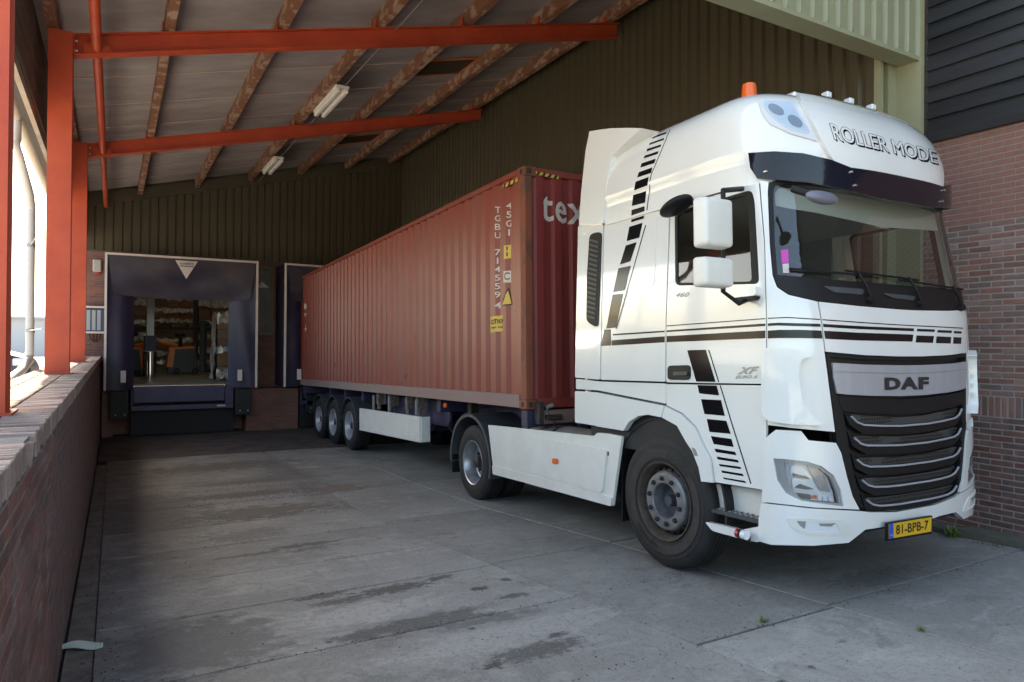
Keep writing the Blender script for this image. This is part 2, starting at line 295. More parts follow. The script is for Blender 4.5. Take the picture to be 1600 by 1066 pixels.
# ------------------------------------------------------------------ surfaces in the lorry's frame: each maps (a, z) to a point (u, s, z)
def lerp(tab, z):
    if z <= tab[0][0]: return tab[0][1]
    for (z0, v0), (z1, v1) in zip(tab, tab[1:]):
        if z <= z1: return v0+(v1-v0)*(z-z0)/(z1-z0)
    return tab[-1][1]
UC = 1.27
class Plan:                                    # straight sides, rounded nose
    def __init__(s, W, S0, A, n, ztop=9): s.W, s.S0, s.A, s.n, s.ztop = W, S0, A, n, ztop
    def prm(s, z): return lerp(s.W, z), lerp(s.S0, z), lerp(s.A, z)
    def F(s, p):
        W, S0, A = s.prm(p.z)
        if p.z > s.ztop or W < .02: return 1
        v = abs(p.x-UC)/W; q = max(0, S0-p.y)/A
        return v**s.n+q**s.n-1
    def hit(s, px, py):
        o, d = ray_l(px, py); t = 3.; f0 = 1
        while t < 14:
            p = o+d*t
            if s.F(p) < 0:
                a, b = t-.02, t
                for _ in range(22):
                    c = (a+b)/2
                    if s.F(o+d*c) < 0: b = c
                    else: a = c
                p = o+d*b; return s.inv(p)
            t += .02
        if py < 200: return s.hit(px, py+1)
        if px < 1400: raise ValueError('no hit %s %s' % (px, py))
        return s.hit(px-1.5, py)
    def inv(s, p):
        W, S0, A = s.prm(p.z)
        if p.y >= S0: return (p.y-S0, p.z)
        return (-math.atan2((S0-p.y)/A, -(p.x-UC)/W)*.7, p.z)
    def pt(s, a, z):
        W, S0, A = s.prm(z)
        if a >= 0: return Vector((UC-W, S0+a, z))
        t = -a/.7
        if t > math.pi: return Vector((UC+W, S0+(t-math.pi)*.7, z))
        c, q = math.cos(t), math.sin(t); r = (abs(c)**s.n+abs(q)**s.n)**(-1/s.n)
        return Vector((UC-W*r*c, S0-A*r*q, z))
    def P(s, a, z, d=0):
        p = s.pt(a, z)
        if not d: return p
        e = .004; zz = min(z+e, s.ztop-1e-3); x = s.pt(a-e, z)-s.pt(a+e, z); y = s.pt(a, zz)-s.pt(a, z-e); n = x.cross(y)
        if n.length < 1e-9: return p
        n.normalize()
        if n.dot(p-Vector((UC, S0_REF, z))) < 0: n = -n
        return p+n*d
    def cuts(s, a0, a1, z0, z1):
        ca = [k*.045 for k in range(int(a0/.045)-1, 1)]+[k*.4 for k in range(0, int(a1/.4)+2)]
        return ca, [k*.06 for k in range(int(z0/.06), int(z1/.06)+2)]
S0_REF = -2.4
class Flat:                                    # plane u = const ('u') or s = const ('s')
    def __init__(s, kind, c, step=None, prof=None): s.k, s.c, s.step, s.prof = kind, c, step, prof
    def hit(s, px, py):
        o, d = ray_l(px, py)
        if s.k == 'u': t = (s.c-o.x)/d.x; p = o+d*t; return (p.y, p.z)
        t = (s.c-o.y)/d.y; p = o+d*t; return (p.x, p.z)
    def P(s, a, z, d=0):
        q = s.prof(a) if s.prof else 0
        return Vector((s.c+q-d, a, z)) if s.k == 'u' else Vector((a, s.c+q-d, z))
    def cuts(s, a0, a1, z0, z1): return (s.step(a0, a1) if s.step else []), []
def densify(px, step=14):
    out = []
    for (x0, y0), (x1, y1) in zip(px, px[1:]+px[:1]):
        n = max(1, int(math.hypot(x1-x0, y1-y0)/step))
        out += [(x0+(x1-x0)*k/n, y0+(y1-y0)*k/n) for k in range(n)]
    return out
def smoothpoly(px, r=6):                       # round the corners of a pixel outline
    out = []
    for i, p in enumerate(px):
        a = Vector(px[i-1]); b = Vector(p); c = Vector(px[(i+1) % len(px)])
        r1 = min(r, (a-b).length*.45); r2 = min(r, (c-b).length*.45); q0 = b+(a-b).normalized()*r1; q1 = b+(c-b).normalized()*r2
        for t in (0, .25, .5, .75, 1): out.append(tuple((q0*(1-t)+b*t)*(1-t)+(b*(1-t)+q1*t)*t))
    return out
def sheet(loops, surf, d=0, th=.004, mirror=False):   # loops in (a, z); the first is the outline, others are holes
    bm = bmesh.new()
    for lp in loops:
        vs = [bm.verts.new((a, z, 0)) for a, z in lp]
        for i in range(len(vs)): bm.edges.new((vs[i], vs[(i+1) % len(vs)]))
    bmesh.ops.triangle_fill(bm, use_beauty=True, edges=bm.edges[:])
    aa = [p[0] for p in loops[0]]; zz = [p[1] for p in loops[0]]; ca, cz = surf.cuts(min(aa), max(aa), min(zz), max(zz))
    for x in ca:
        if min(aa) < x < max(aa): bmesh.ops.bisect_plane(bm, geom=bm.verts[:]+bm.edges[:]+bm.faces[:], dist=1e-6, plane_co=(x, 0, 0), plane_no=(1, 0, 0))
    for z in cz:
        if min(zz) < z < max(zz): bmesh.ops.bisect_plane(bm, geom=bm.verts[:]+bm.edges[:]+bm.faces[:], dist=1e-6, plane_co=(0, z, 0), plane_no=(0, 1, 0))
    bm.verts.index_update(); n = len(bm.verts); vs = [v.co.copy() for v in bm.verts]
    fs = [[q.index for q in f.verts] for f in bm.faces]; be = [(e.verts[0].index, e.verts[1].index) for e in bm.edges if len(e.link_faces) == 1]; bm.free()
    m = M(); fx = (lambda p: Vector((2*UC-p.x, p.y, p.z))) if mirror else (lambda p: p)
    V = [fx(surf.P(v.x, v.y, d)) for v in vs]+[fx(surf.P(v.x, v.y, d-th)) for v in vs]
    m.add(V, fs+[[i+n for i in f[::-1]] for f in fs]+[(a, b, b+n, a+n) for a, b in be]); return m
def patch(name, px, surf, m, parent, d=0, th=.004, holes=(), r=0, mirror=False, smooth=35, label=None, both=False):
    lps = []
    for q in [px]+list(holes):
        if r: q = smoothpoly(q, r)
        lps.append([surf.hit(*p) for p in densify(q)])
    o = sheet(lps, surf, d, th, mirror).build(name, m, parent, smooth, label=label)
    if both: sheet(lps, surf, d, th, True).build(name, m, parent, smooth, label=label)
    return o
def textdata(txt, bold=0, shear=0):
    c = bpy.data.curves.new('t', 'FONT'); c.body = txt; c.offset = bold; c.space_character = 1.0+bold*3; c.shear = shear; c.resolution_u = 3; c.size = 1
    o = bpy.data.objects.new('t', c); COL.objects.link(o); dg = bpy.context.evaluated_depsgraph_get(); me = o.evaluated_get(dg).to_mesh()
    v = [q.co.copy() for q in me.vertices]; f = [list(p.vertices) for p in me.polygons]; o.evaluated_get(dg).to_mesh_clear(); bpy.data.objects.remove(o); return v, f
def lettering(name, txt, quad, surf, m, parent, d=.006, bold=0, shear=0, cut=False):   # quad: TL, TR, BR, BL in pixels
    v, f = textdata(txt, bold, shear); x0 = min(p.x for p in v); x1 = max(p.x for p in v); y0 = min(p.y for p in v); y1 = max(p.y for p in v)
    TL, TR, BR, BL = [Vector(q) for q in quad]; out = []
    for p in v:
        a = (p.x-x0)/(x1-x0); b = (p.y-y0)/(y1-y0); q = (BL*(1-a)+BR*a)*(1-b)+(TL*(1-a)+TR*a)*b; h = surf.hit(q.x, q.y); out.append(h)
    bm = bmesh.new(); vs = [bm.verts.new((h[0], h[1], 0)) for h in out]
    for q in f:
        try: bm.faces.new([vs[i] for i in q])
        except ValueError: pass
    if cut or isinstance(surf, Plan):
        ca, cz = surf.cuts(min(h[0] for h in out), max(h[0] for h in out), min(h[1] for h in out), max(h[1] for h in out))
        for z in cz: bmesh.ops.bisect_plane(bm, geom=bm.verts[:]+bm.edges[:]+bm.faces[:], dist=1e-6, plane_co=(0, z, 0), plane_no=(0, 1, 0))
        for x in ca: bmesh.ops.bisect_plane(bm, geom=bm.verts[:]+bm.edges[:]+bm.faces[:], dist=1e-6, plane_co=(x, 0, 0), plane_no=(1, 0, 0))
    bm.verts.index_update(); me = M(); me.add([surf.P(q.co.x, q.co.y, d) for q in bm.verts], [[q.index for q in fa.verts] for fa in bm.faces]); bm.free()
    return me.build(name, m, parent)

# ================================================================== THE SETTING
def struct(o): o['kind'] = 'structure'; return o
g = M()
ys = [-60, -20, 0, 5, 10, YF, 22.5]
for a, b in zip(ys, ys[1:]):
    za = gz(a) if a > 0 else 0; zb = gz(b) if b > 0 else 0
    g.add([(-.45, a, za-.035), (60, a, za-.035), (60, b, zb-.035), (-.45, b, zb-.035)], [(0, 1, 2, 3)])
struct(g.build('ground', mat('joint_soil', (.022, .019, .016), .95, bump=.6, bsc=80)))
slabr = empty('concrete_yard', 'grey concrete slabs of the sloping yard', 'yard', (3, 4, 0)); del slabr['category']; struct(slabr)
def x1(y): return 3.28-.11*(y-3.3) if y < 8 else 2.76
def x2(y): return 4.66-.10*(y-3.3) if y < 9 else 4.10
def x0(y): return -.10
def x3(y): return 7.62
def slab(fa, fb, ya, yb, skew=0):
    gp = .011; xa0, xa1, xb0, xb1 = fa(ya)+gp, fa(yb)+gp, fb(ya)-gp, fb(yb)-gp; q = []
    dz = random.uniform(-.002, .003)
    j = lambda: random.uniform(-.003, .003)
    ring = [(xa0, ya+gp+j()), (xb0, ya+gp+skew+j()), (xb1, yb-gp+skew+j()), (xa1, yb-gp+j())]
    b = .004; c = (sum(p[0] for p in ring)/4, sum(p[1] for p in ring)/4)
    top = [(p[0]+(b if p[0] < c[0] else -b), p[1]+(b if p[1] < c[1] else -b)) for p in ring]
    m = M(); m.add([(x, y, gz(max(y, 0))-.05) for x, y in ring]+[(x, y, gz(max(y, 0))-.004+dz) for x, y in ring]+[(x, y, gz(max(y, 0))+dz) for x, y in top], [(8, 9, 10, 11)]+[(i, (i+1) % 4, 4+(i+1) % 4, 4+i) for i in range(4)]+[(4+i, 4+(i+1) % 4, 8+(i+1) % 4, 8+i) for i in range(4)])
    m.build('slab', CONC, slabr)
rowsA = [-3, -1.2, .2, 1.3, 2.69, 4.47, 5.6, 6.58, 7.75, 8.85, 10.1, 11.2, 12.0, 12.85, 14.1, 15.4]
rowsB = [-3, -.9, 1.1, 3.31, 5.65, 7.95, 10.2, 12.5, 15.35]
rowsC = [-3, -1, 1.1, 3.36, 5.7, 8.0, 10.3, 12.6, 15.3]
for f0, f1, rows, sk in ((x0, x1, rowsA, .0), (x1, x2, rowsB, .0), (x2, x3, rowsC, .03)):
    for a, b in zip(rows, rows[1:]): slab(f0, f1, a, b, sk)
m = M()                                                       # grey yard behind the camera and beyond the slabs
m.add([(-.2, -40, .001), (7.8, -40, .001), (7.8, -3.0, .001), (-.2, -3, .001)], [(0, 1, 2, 3)])
struct(m.build('yard', CONC))
m = M(); e = .02
for a, b in ((15.42, YF), (YF, 21.9)): m.add([(-.24, a, gz(a)), (7.6, a, gz(a)), (7.6, b, gz(b)), (-.24, b, gz(b))], [(0, 1, 2, 3)])
struct(m.build('paving', PAVE))
EDG = mat('soil_strip', (.11, .09, .078), .95, c2=(.20, .175, .15), sc=5, amt=.9, bump=1, bsc=45)
m = M()
for a, b in zip(range(-3, 15), range(-2, 16)):
    a_, b_ = float(a), min(float(b), 15.42); m.add([(-.25, a_, gz(max(a_, 0))-.004), (-.095, a_, gz(max(a_, 0))-.006), (-.095, b_, gz(max(b_, 0))-.006), (-.25, b_, gz(max(b_, 0))-.004)], [(0, 1, 2, 3)])
struct(m.build('soil_strip', EDG))
m = M()
for a, b in zip(range(-3, 15), range(-2, 16)): m.box((7.63, a, gz(max(a, 0))-.05), (7.93, b, gz(max(a, 0))+.035), )
struct(m.build('gutter_strip', mat('gutter_concrete', (.16, .14, .12), .95, c2=(.09, .10, .06), sc=6, amt=.8, bump=.8, bsc=30)))
# raised yard beyond the low wall
m = M(); m.add([(-80, -40, .70), (-.93, -40, .70), (-.93, 80, .70), (-80, 80, .70)], [(0, 1, 2, 3)]); struct(m.build('outer_yard', OUTG))

# ---- low brick wall with a rowlock cap
wall = empty('low_brick_wall', 'low dirty red brick wall with a rowlock cap carrying the red columns', 'wall', (-.55, 10, 0))
WZ = 1.45
M().box((-.832, -2, -.7), (-.273, 20.0, WZ-.115)).build('mortar_core', MORTD, wall)
M().box((-.825, -2, WZ-.12), (-.29, 20.0, WZ-.012)).build('cap_mortar', MORTD, wall)
def brickdata(name, sx, sy, sz, m, n=4):
    out = []
    for k in range(n):
        q = M(); q.cbox((-sx/2, -sy/2, -sz/2), (sx/2, sy/2, sz/2), .004)
        q.v = [p+Vector([random.uniform(-.0018, .0018) for _ in range(3)]) for p in q.v]; out.append(q.data(name, m))
    return out
cb = brickdata('brick', .205, .052, .10, BRKC)
q = M(); k = 0; y = .9
while y < 19.95:                                              # the inner row: the near 300 one by one
    if k < 250:
        bad = 3.05 < y < 3.35 or 3.6 < y < 3.72
        if not (bad and random.random() < .55): inst('brick', random.choice(cb), wall, (-.370+random.uniform(-.003, .003), y, WZ-.05+random.uniform(-.002, .002)-(.012 if bad else 0)), (0, random.uniform(-.015, .015)+(.12 if bad else 0), random.uniform(-.01, .01)))
    else: q.box((-.4725, y-.026, WZ-.1), (-.2675, y+.026, WZ))
    y += .0625; k += 1
q.build('brick_run', BRKC, wall, kind='stuff')
q = M(); y = .9
while y < 19.95:
    z = WZ+random.uniform(-.002, .002); q.box((-.685, y-.026, WZ-.1), (-.483, y+.026, z)); z = WZ+random.uniform(-.002, .002); q.box((-.835, y-.026, WZ-.1), (-.697, y+.026, z)); y += .0625
q.build('cap_brick_run', BRKC, wall, kind='stuff')
fb = brickdata('brick', .10, .21, .052, BRKL); q = M(); n = 0
for c in range(30):
    z = WZ-.145-c*.0625
    y = 1.6+(.11 if c % 2 else 0)
    while y < 19.8:
        if z > gz(y)-.05:
            if y < 4.4 and n < 290: inst('brick', random.choice(fb), wall, (-.320+random.uniform(-.002, .002), y, z), (0, 0, random.uniform(-.008, .008))); n += 1
            else: q.box((-.37, y-.105, z-.026), (-.2695+random.uniform(-.002, .001), y+.105, z+.026))
        y += .22
q.build('brick_run', BRKL, wall, kind='stuff')

# ---- the canopy
can = empty('loading_canopy', 'open lean-to canopy with red steel columns and wooden purlins over the loading bay', 'canopy', (3.5, 12, 0))
RZ0, RK = 5.265+.43*.253, .253                                # beam top z = RZ0 + RK*x
def bt(x): return RZ0+RK*x
for yc, wd in ((4.32, .2), (9.3, .22), (14.3, .2)):          # H-section columns
    m = M(); zt = bt(-.43)+.0; xa, xb = (-.66, -.43) if yc > 5 else (-.70, -.462)
    m.box((xa, yc-wd/2, WZ), (xb, yc-wd/2+.012, zt)); m.box((xa, yc+wd/2-.012, WZ), (xb, yc+wd/2, zt)); m.box(((xa+xb)/2-.006, yc-wd/2+.013, WZ), ((xa+xb)/2+.006, yc+wd/2-.013, zt))
    m.box((xb-.012, yc-wd/2+.013, zt-.33), (xb, yc+wd/2-.013, zt))
    c = m.build('column', REDST, can)
    M().box((xa-.03, yc-wd/2-.04, WZ-.002), (xb+.03, yc+wd/2+.04, WZ+.012)).build('base_plate', REDST, c)
for yc in (4.84, 9.3, 14.3):                                  # rafters, I-sections rising to the right
    m = M(); xa, xb = -.425, 7.28; h = .24
    def sl(x0_, x1_, y0_, y1_, dz0, dz1):
        m.hexa([(x0_, y0_, bt(x0_)+dz0), (x1_, y0_, bt(x1_)+dz0), (x1_, y1_, bt(x1_)+dz0), (x0_, y1_, bt(x0_)+dz0), (x0_, y0_, bt(x0_)+dz1), (x1_, y0_, bt(x1_)+dz1), (x1_, y1_, bt(x1_)+dz1), (x0_, y1_, bt(x0_)+dz1)])
    sl(xa, xb, yc-.075, yc+.075, -.014, 0); sl(xa, xb, yc-.075, yc+.075, -h, -h+.014); sl(xa, xb, yc-.006, yc+.006, -h+.014, -.014)
    sl(xa, xa+.014, yc-.072, yc+.072, -h+.015, -.015)
    r_ = m.build('rafter', REDST, can)
    for dx in (.03,):
        for zz in (-.07, -.18):
            M().tube([(xa-.02, yc-.05, bt(xa)+zz), (xa+.04, yc-.05, bt(xa)+zz)], .014, 6).build('bolt', STEEL, r_)
PX = [.54, 1.85, 3.16, 4.47, 5.78, 7.09]
for x in PX+[-.62]:
    bot = bt(x)+.004 if x > 0 else bt(x)+.07; tw = .105
    m = M(); n = 26
    for i in range(n):                                        # sawn timber, a little uneven
        ya, yb = 4.76+(19.9-4.76)*i/n, 4.76+(19.9-4.76)*(i+1)/n
    prof = []
    for i in range(n+1):
        y = 4.76+(19.9-4.76)*i/n; j = random.uniform(-.004, .004); prof.append((y, j, random.uniform(-.004, .004)))
    vv = []
    for (y, j, kz) in prof: vv += [(x-tw/2+j, y, bot+kz), (x+tw/2+j, y, bot+kz), (x+tw/2+j, y, bot+.225+RK*tw/2), (x-tw/2+j, y, bot+.22-RK*tw/2)]
    ff = [(i*4+k, i*4+(k+1) % 4, (i+1)*4+(k+1) % 4, (i+1)*4+k) for i in range(n) for k in range(4)]+[(0, 1, 2, 3), (n*4+3, n*4+2, n*4+1, n*4)]
    m.add(vv, ff); m.build('purlin', WOODP, can)
    if x > 0:
        for yc in (9.3, 14.3):
            M().box((x-.075, yc-.05, bot+.002), (x-.061, yc+.05, bot+.11)).build('cleat', REDST, can)
seams = [4.76, 6.1, 7.4, 8.75, 10.07, 11.45, 12.8, 14.15, 15.45, 16.7, 17.85, 18.9, 19.88]
def rt(x): return bt(x)+.225
for a, b in zip(seams, seams[1:]):
    m = M(); z = random.uniform(0, .006); xa, xb = -1.02, 7.45
    nx = 24; top = []
    for i in range(nx):
        u0, u1 = xa+(xb-xa)*i/nx, xa+(xb-xa)*(i+1)/nx
        m.hexa([(u0, a+.004, rt(u0)+z), (u1, a+.004, rt(u1)+z), (u1, b-.004, rt(u1)+z), (u0, b-.004, rt(u0)+z), (u0, a+.004, rt(u0)+z+.05), (u1, a+.004, rt(u1)+z+.05), (u1, b-.004, rt(u1)+z+.05), (u0, b-.004, rt(u0)+z+.05)])
    m.build('roof_panel', ROOFM, can)
for y in seams[1:-1]:
    m = M(); xa, xb = -.95, 7.4
    m.hexa([(xa, y-.011, rt(xa)-.006), (xb, y-.011, rt(xb)-.006), (xb, y+.011, rt(xb)-.006), (xa, y+.011, rt(xa)-.006), (xa, y-.011, rt(xa)-.0005), (xb, y-.011, rt(xb)-.0005), (xb, y+.011, rt(xb)-.0005), (xa, y+.011, rt(xa)-.0005)]); m.build('seam_strip', SEAM, can)
m = M(); xa, xb = -1.1, 7.9; m.hexa([(xa, 4.5, rt(xa)+.08), (xb, 4.5, rt(xb)+.08), (xb, 20.5, rt(xb)+.08), (xa, 20.5, rt(xa)+.08), (xa, 4.5, rt(xa)+.12), (xb, 4.5, rt(xb)+.12), (xb, 20.5, rt(xb)+.12), (xa, 20.5, rt(xa)+.12)]); m.build('roof_covering', DARKW, can)
for (xa, xb, yc) in ((4.53, 5.72, 11.75), (4.53, 5.72, 17.0)):      # small hatches; the orange glow along their edges is put into the frame colour
    m = M(); w_ = .035; ya, yb = yc-.42, yc+.42
    for (a, b, c, d_) in ((xa, xb, ya, ya+w_), (xa, xb, yb-w_, yb), (xb-w_, xb, ya+w_, yb-w_), (xa, xa+w_, ya+w_, yb-w_)): m.hexa([(a, c, rt(a)-.03), (b, c, rt(b)-.03), (b, d_, rt(b)-.03), (a, d_, rt(a)-.03), (a, c, rt(a)-.007), (b, c, rt(b)-.007), (b, d_, rt(b)-.007), (a, d_, rt(a)-.007)])
    f_ = m.build('hatch_frame', mat('orange_edge_glow', (.60, .16, .03), .6), can)
    M().hexa([(xa+w_, ya+w_, rt(xa+w_)-.02), (xb-w_, ya+w_, rt(xb-w_)-.02), (xb-w_, yb-w_, rt(xb-w_)-.02), (xa+w_, yb-w_, rt(xa+w_)-.02), (xa+w_, ya+w_, rt(xa+w_)-.008), (xb-w_, ya+w_, rt(xb-w_)-.008), (xb-w_, yb-w_, rt(xb-w_)-.008), (xa+w_, yb-w_, rt(xa+w_)-.008)]).build('hatch_panel', mat('hatch_dark', (.06, .045, .03), .7), f_)
for ya, yb in ((2.0, 4.9), (4.9, 9.24), (9.36, 14.24), (14.36, 19.9)):
    if ya > 4: 
        m = M(); m.tube([(-.20, ya, 5.17), (-.20, yb, 5.15)], .052, 14)
        t_ = m.build('eaves_tube', REDST, can, 40)
        if yb < 19: M().box((-.33, yb+.0, 5.06), (-.07, yb+.012-.005, 5.2)).build('end_plate', REDST, t_)
# eaves boarding and gutter on the left
m = M(); m.box((-.80, 4.3, 4.43), (-.775, 20, 5.4)); m.build('eaves_board', mat('eaves_board_old', (.16, .12, .09), .85, c2=(.07, .055, .045), sc=3, amt=.9, stretch=(1, .5, 3), bump=.5, bsc=20), can)
m = M(); m.box((-.85, 4.3, 4.32), (-.80, 20, 4.43)); m.build('eaves_batten', mat('batten', (.42, .36, .29), .8, c2=(.30, .23, .17), sc=2.5, amt=.8, stretch=(1, 1, 3)), can)
m = M(); m.box((-.97, 4.3, 4.46), (-.85, 20, 4.56)); m.build('soffit_board', mat('soffit', (.06, .05, .045), .8), can)
m = M()
pr = [(-.075*math.cos(t), -.075*math.sin(t)) for t in [math.pi*k/8 for k in range(9)]]
gp = [(-1.05+a, 4.55+b) for a, b in pr]+[(-1.05+a*.93, 4.55+b*.93) for a, b in pr[::-1]]
m.prism(gp, lambda a, b: Vector((a, 4.3, b)), (0, 15.7, 0)); m.build('gutter', mat('gutter_beige', (.50, .42, .34), .6), can, 40)
# front header of the canopy: profiled sheet on a boxed soffit
m = M(); m.box((-1.0, 4.553, 5.04), (7.845, 4.75, 5.075)); m.build('header_soffit', GREENL, can)
def ribs(x0_, x1_, pitch=.2, dep=.035, a=.11, b=.03):
    out = []; x = x0_
    while x < x1_-1e-6:
        for dx, dd in ((0, 0), (a, 0), (a+b, dep), (pitch-b, dep)):
            if x+dx < x1_: out.append((x+dx, dd))
        x += pitch
    out.append((x1_, 0)); return out
def profiled(fn, x0_, x1_, zlo, zhi, pitch=.2, dep=.035, th=.002, name='profiled_sheet', mt=None, par=None, width=1.0, **k):
    x = x0_
    while x < x1_-.01:
        xe = min(x+width, x1_); rb = ribs(x, xe, pitch, dep, **k); m = M(); v = []
        for (a, d) in rb: v += [fn(a, d, zlo(a) if callable(zlo) else zlo), fn(a, d, zhi(a) if callable(zhi) else zhi)]
        nn = len(rb); v += [fn(a, d+th+.001, (zlo(a) if callable(zlo) else zlo)) for a, d in rb]
        m.add(v, [(2*i, 2*i+2, 2*i+3, 2*i+1) for i in range(nn-1)]+[(2*i, 2*i+2, 2*nn+i+1, 2*nn+i) for i in range(nn-1)]); m.build(name, mt, par); x = xe
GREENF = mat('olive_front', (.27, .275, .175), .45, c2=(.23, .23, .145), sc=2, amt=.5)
profiled(lambda a, d, z: Vector((a, 4.52+d, z)), -1.0, 7.83, 5.076, lambda a: rt(max(a, -1))+.45, pitch=.2, dep=.035, name='header_sheet', mt=GREENF, par=can)
M().box((-1.0, 4.515, 5.035), (7.83, 4.56, 5.078)).build('header_drip', GREENL, can)
m = M()
for i in range(38): m.tube([(1.6+i*.2-.045+.05, 4.521, 5.105), (1.6+i*.2+.005, 4.510, 5.105)], .008, 6) if 1.6+i*.2 < 7.8 else None
m.build('screw_row', STEEL, can, kind='stuff')

# ---- the warehouse
wh = empty('warehouse', 'olive profiled sheet warehouse with brick base and two loading docks', 'building', (3.5, 20.2, 0))
YD = 20.0
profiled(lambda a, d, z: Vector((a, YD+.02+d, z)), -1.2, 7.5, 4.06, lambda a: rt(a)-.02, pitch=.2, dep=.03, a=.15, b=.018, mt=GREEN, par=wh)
m = M(); m.hexa([(-1.1, YD-.03, rt(-1.1)-.33), (7.4, YD-.03, rt(7.4)-.33), (7.4, YD+.018, rt(7.4)-.33), (-1.1, YD+.018, rt(-1.1)-.33), (-1.1, YD-.03, rt(-1.1)-.02), (7.4, YD-.03, rt(7.4)-.02), (7.4, YD+.018, rt(7.4)-.02), (-1.1, YD+.018, rt(-1.1)-.02)]); m.build('top_flashing', GREEN, wh)
m = M(); m.box((-.95, YD, -.55), (.30, YD+.3, 4.06)); m.build('brick_wall', DOCKB, wh)
m = M(); m.box((2.95, YD, -.55), (4.35, YD+.3, 4.06)); m.build('brick_wall', DOCKB, wh)
m = M(); m.box((.301, YD, 3.4), (2.949, YD+.3, 4.06)); m.box((4.351, YD, 3.4), (7.4, YD+.3, 4.06)); m.build('brick_wall', DOCKB, wh)
m = M(); m.box((.301, YD+.02, -.55), (2.949, YD+.3, .62)); m.build('brick_wall', DOCKB, wh)
m = M(); m.box((7.0, YD, -.55), (7.5, YD+.3, 3.39)); m.box((4.351, YD+.6, -.55), (7.0, YD+.9, 3.39)); m.build('brick_wall', DOCKB, wh)
m = M(); m.box((-1.1, YD-.02, 4.03), (7.5, YD+.012, 4.07)); m.build('sheet_flashing', GREEN, wh)
# side wall behind the lorry
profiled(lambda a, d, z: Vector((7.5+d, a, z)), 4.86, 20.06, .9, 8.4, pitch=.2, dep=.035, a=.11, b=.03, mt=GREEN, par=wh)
m = M(); m.box((7.5, 4.86, -.55), (7.7, 20, .9)); m.build('brick_wall', FARB, wh)
m = M()
m.box((7.49, 4.78, -.1), (7.545, 4.858, 8.3)); m.box((7.561, 4.90, -.1), (7.80, 4.96, 8.3)); m.build('corner_panel', GREENL, wh)
m = M(); m.box((7.565, 4.885, -.1), (7.585, 4.90, 5.03)); m.box((7.64, 4.78, -.1), (7.85, 4.899, 9.2)); m.build('corner_post', GREENF, wh); m = M(); m.box((7.57, 4.97, -.1), (7.95, 7.5, 9.3)); m.build('light_leak_block', DARKW, wh)  # unseen dark block added against light leaking in; post carried up likewise
M().box((7.80, 4.50, -.1), (7.858, 4.78, 9)).build('corner_trim', GREENL, wh)
# inner hall
m = M(); m.box((-1.0, 20.31, .70), (16, 40, .775)); m.build('hall_floor', FLR, wh)
m = M(); m.box((-1.2, 20.3, -.5), (-1.0, 40, 7.29)); m.box((16, 20.3, .7), (16.2, 40, 7.29)); m.box((-1.2, 40, .7), (16.2, 40.2, 7.5)); m.box((-1.2, 20.1, 4.07), (7.5, 20.29, 7)); m.box((7.7, 20.05, .7), (16, 20.29, 7)); m.build('hall_wall', DARKW, wh)
m = M()
for a, b in ((-1.2, 1.4), (3.0, 6.2), (7.8, 16)): m.box((a, 20.05, 7.3), (b, 40, 7.4))
for a in (1.4, 6.2):
    m.box((a+.001, 20.05, 7.3), (a+1.8-.001 if a != 1.4 else a+1.6-.001, 21.2, 7.4)); m.box((a+.001, 36, 7.3), (a+1.8-.001 if a != 1.4 else a+1.599, 40, 7.4))
m.build('hall_roof', DARKW, wh)
RL_ = bpy.data.materials.new('added_rooflight'); RL_.use_nodes = True; n_ = RL_.node_tree.nodes; n_.remove(n_['Principled BSDF']); tb_ = n_.new('ShaderNodeBsdfTranslucent'); tb_.inputs[0].default_value = (.34, .31, .27, 1); RL_.node_tree.links.new(tb_.outputs[0], n_['Material Output'].inputs[0])
for a, b in ((1.4, 3.0), (6.2, 7.8)): M().box((a, 21.2, 7.38), (b, 36, 7.42)).build('added_rooflight', RL_, wh)  # unseen panels, added so that sky light reaches the hall

# dock levellers
for (xa, xb, nm, lb) in ((.40, 2.72, 0, 'purple-blue steel dock leveller of the open bay, left of the lorry'), (4.42, 6.75, 1, 'dock leveller hidden in shade behind the container')):
    lv = empty('dock_leveller', lb, 'dock leveller', (xa, 19.4, 0))
    m = M(); m.box((xa, 19.10, .735), (xb, 20.6, .785)); m.build('platform', FLR, lv)
    m = M(); m.cbox((xa+.02, 19.05, .33), (xb-.26, 19.095, .734), .006)
    for k in range(1, 10): m.box((xa+.02+k*.2, 19.043, .34), (xa+.03+k*.2, 19.049, .73))
    m.build('lip', LEVB, lv)
    m = M(); m.cbox((xa-.03, 19.02, .14), (xb-.05, 19.2, .26), .008); m.box((xb-.24, 19.06, .26), (xb-.05, 19.2, .73)); m.box((xa-.03, 19.21, .14), (xa+.02, 20, .73)); m.build('frame_beam', LEVB, lv)
    m = M(); m.box((xa-.03, 19.3, -.48), (xb, 20, .14)); m.build('pit', GAP, lv)
    if nm == 0: M().box((xb-.44, 19.012, .19), (xb-.24, 19.019, .225)).build('label_plate', PALE, lv)
BUMPM = mat('rubber_buffer', (.02, .02, .02), .7)
for x, lb in ((.14, 'black rubber dock buffer left of the open bay'), (2.92, 'black rubber dock buffer right of the open bay'), (4.72, 'black rubber dock buffer beside the container'),):
    bf = empty('dock_buffer', lb, 'buffer', (x, 19.2, .5), 'rubber buffers flanking the docks'); m = M(); m.cbox((x-.21, 19.02, -.05), (x+.18, 19.99, .62), .015); m.build('rubber_block', BUMPM, bf)
    for sx in (-.09, .1):
        for zz in (.06,): M().tube([(x+sx, 19.03, zz), (x+sx, 19.005, zz)], .016, 8).build('bolt', LAMPW, bf)
m = M(); m.cbox((3.02, 19.3, -.52), (4.36, 19.99, .60), .01); pb = tag(m.build('dock_pier', DOCKB), 'low brick pier between the two dock bays', 'pier')
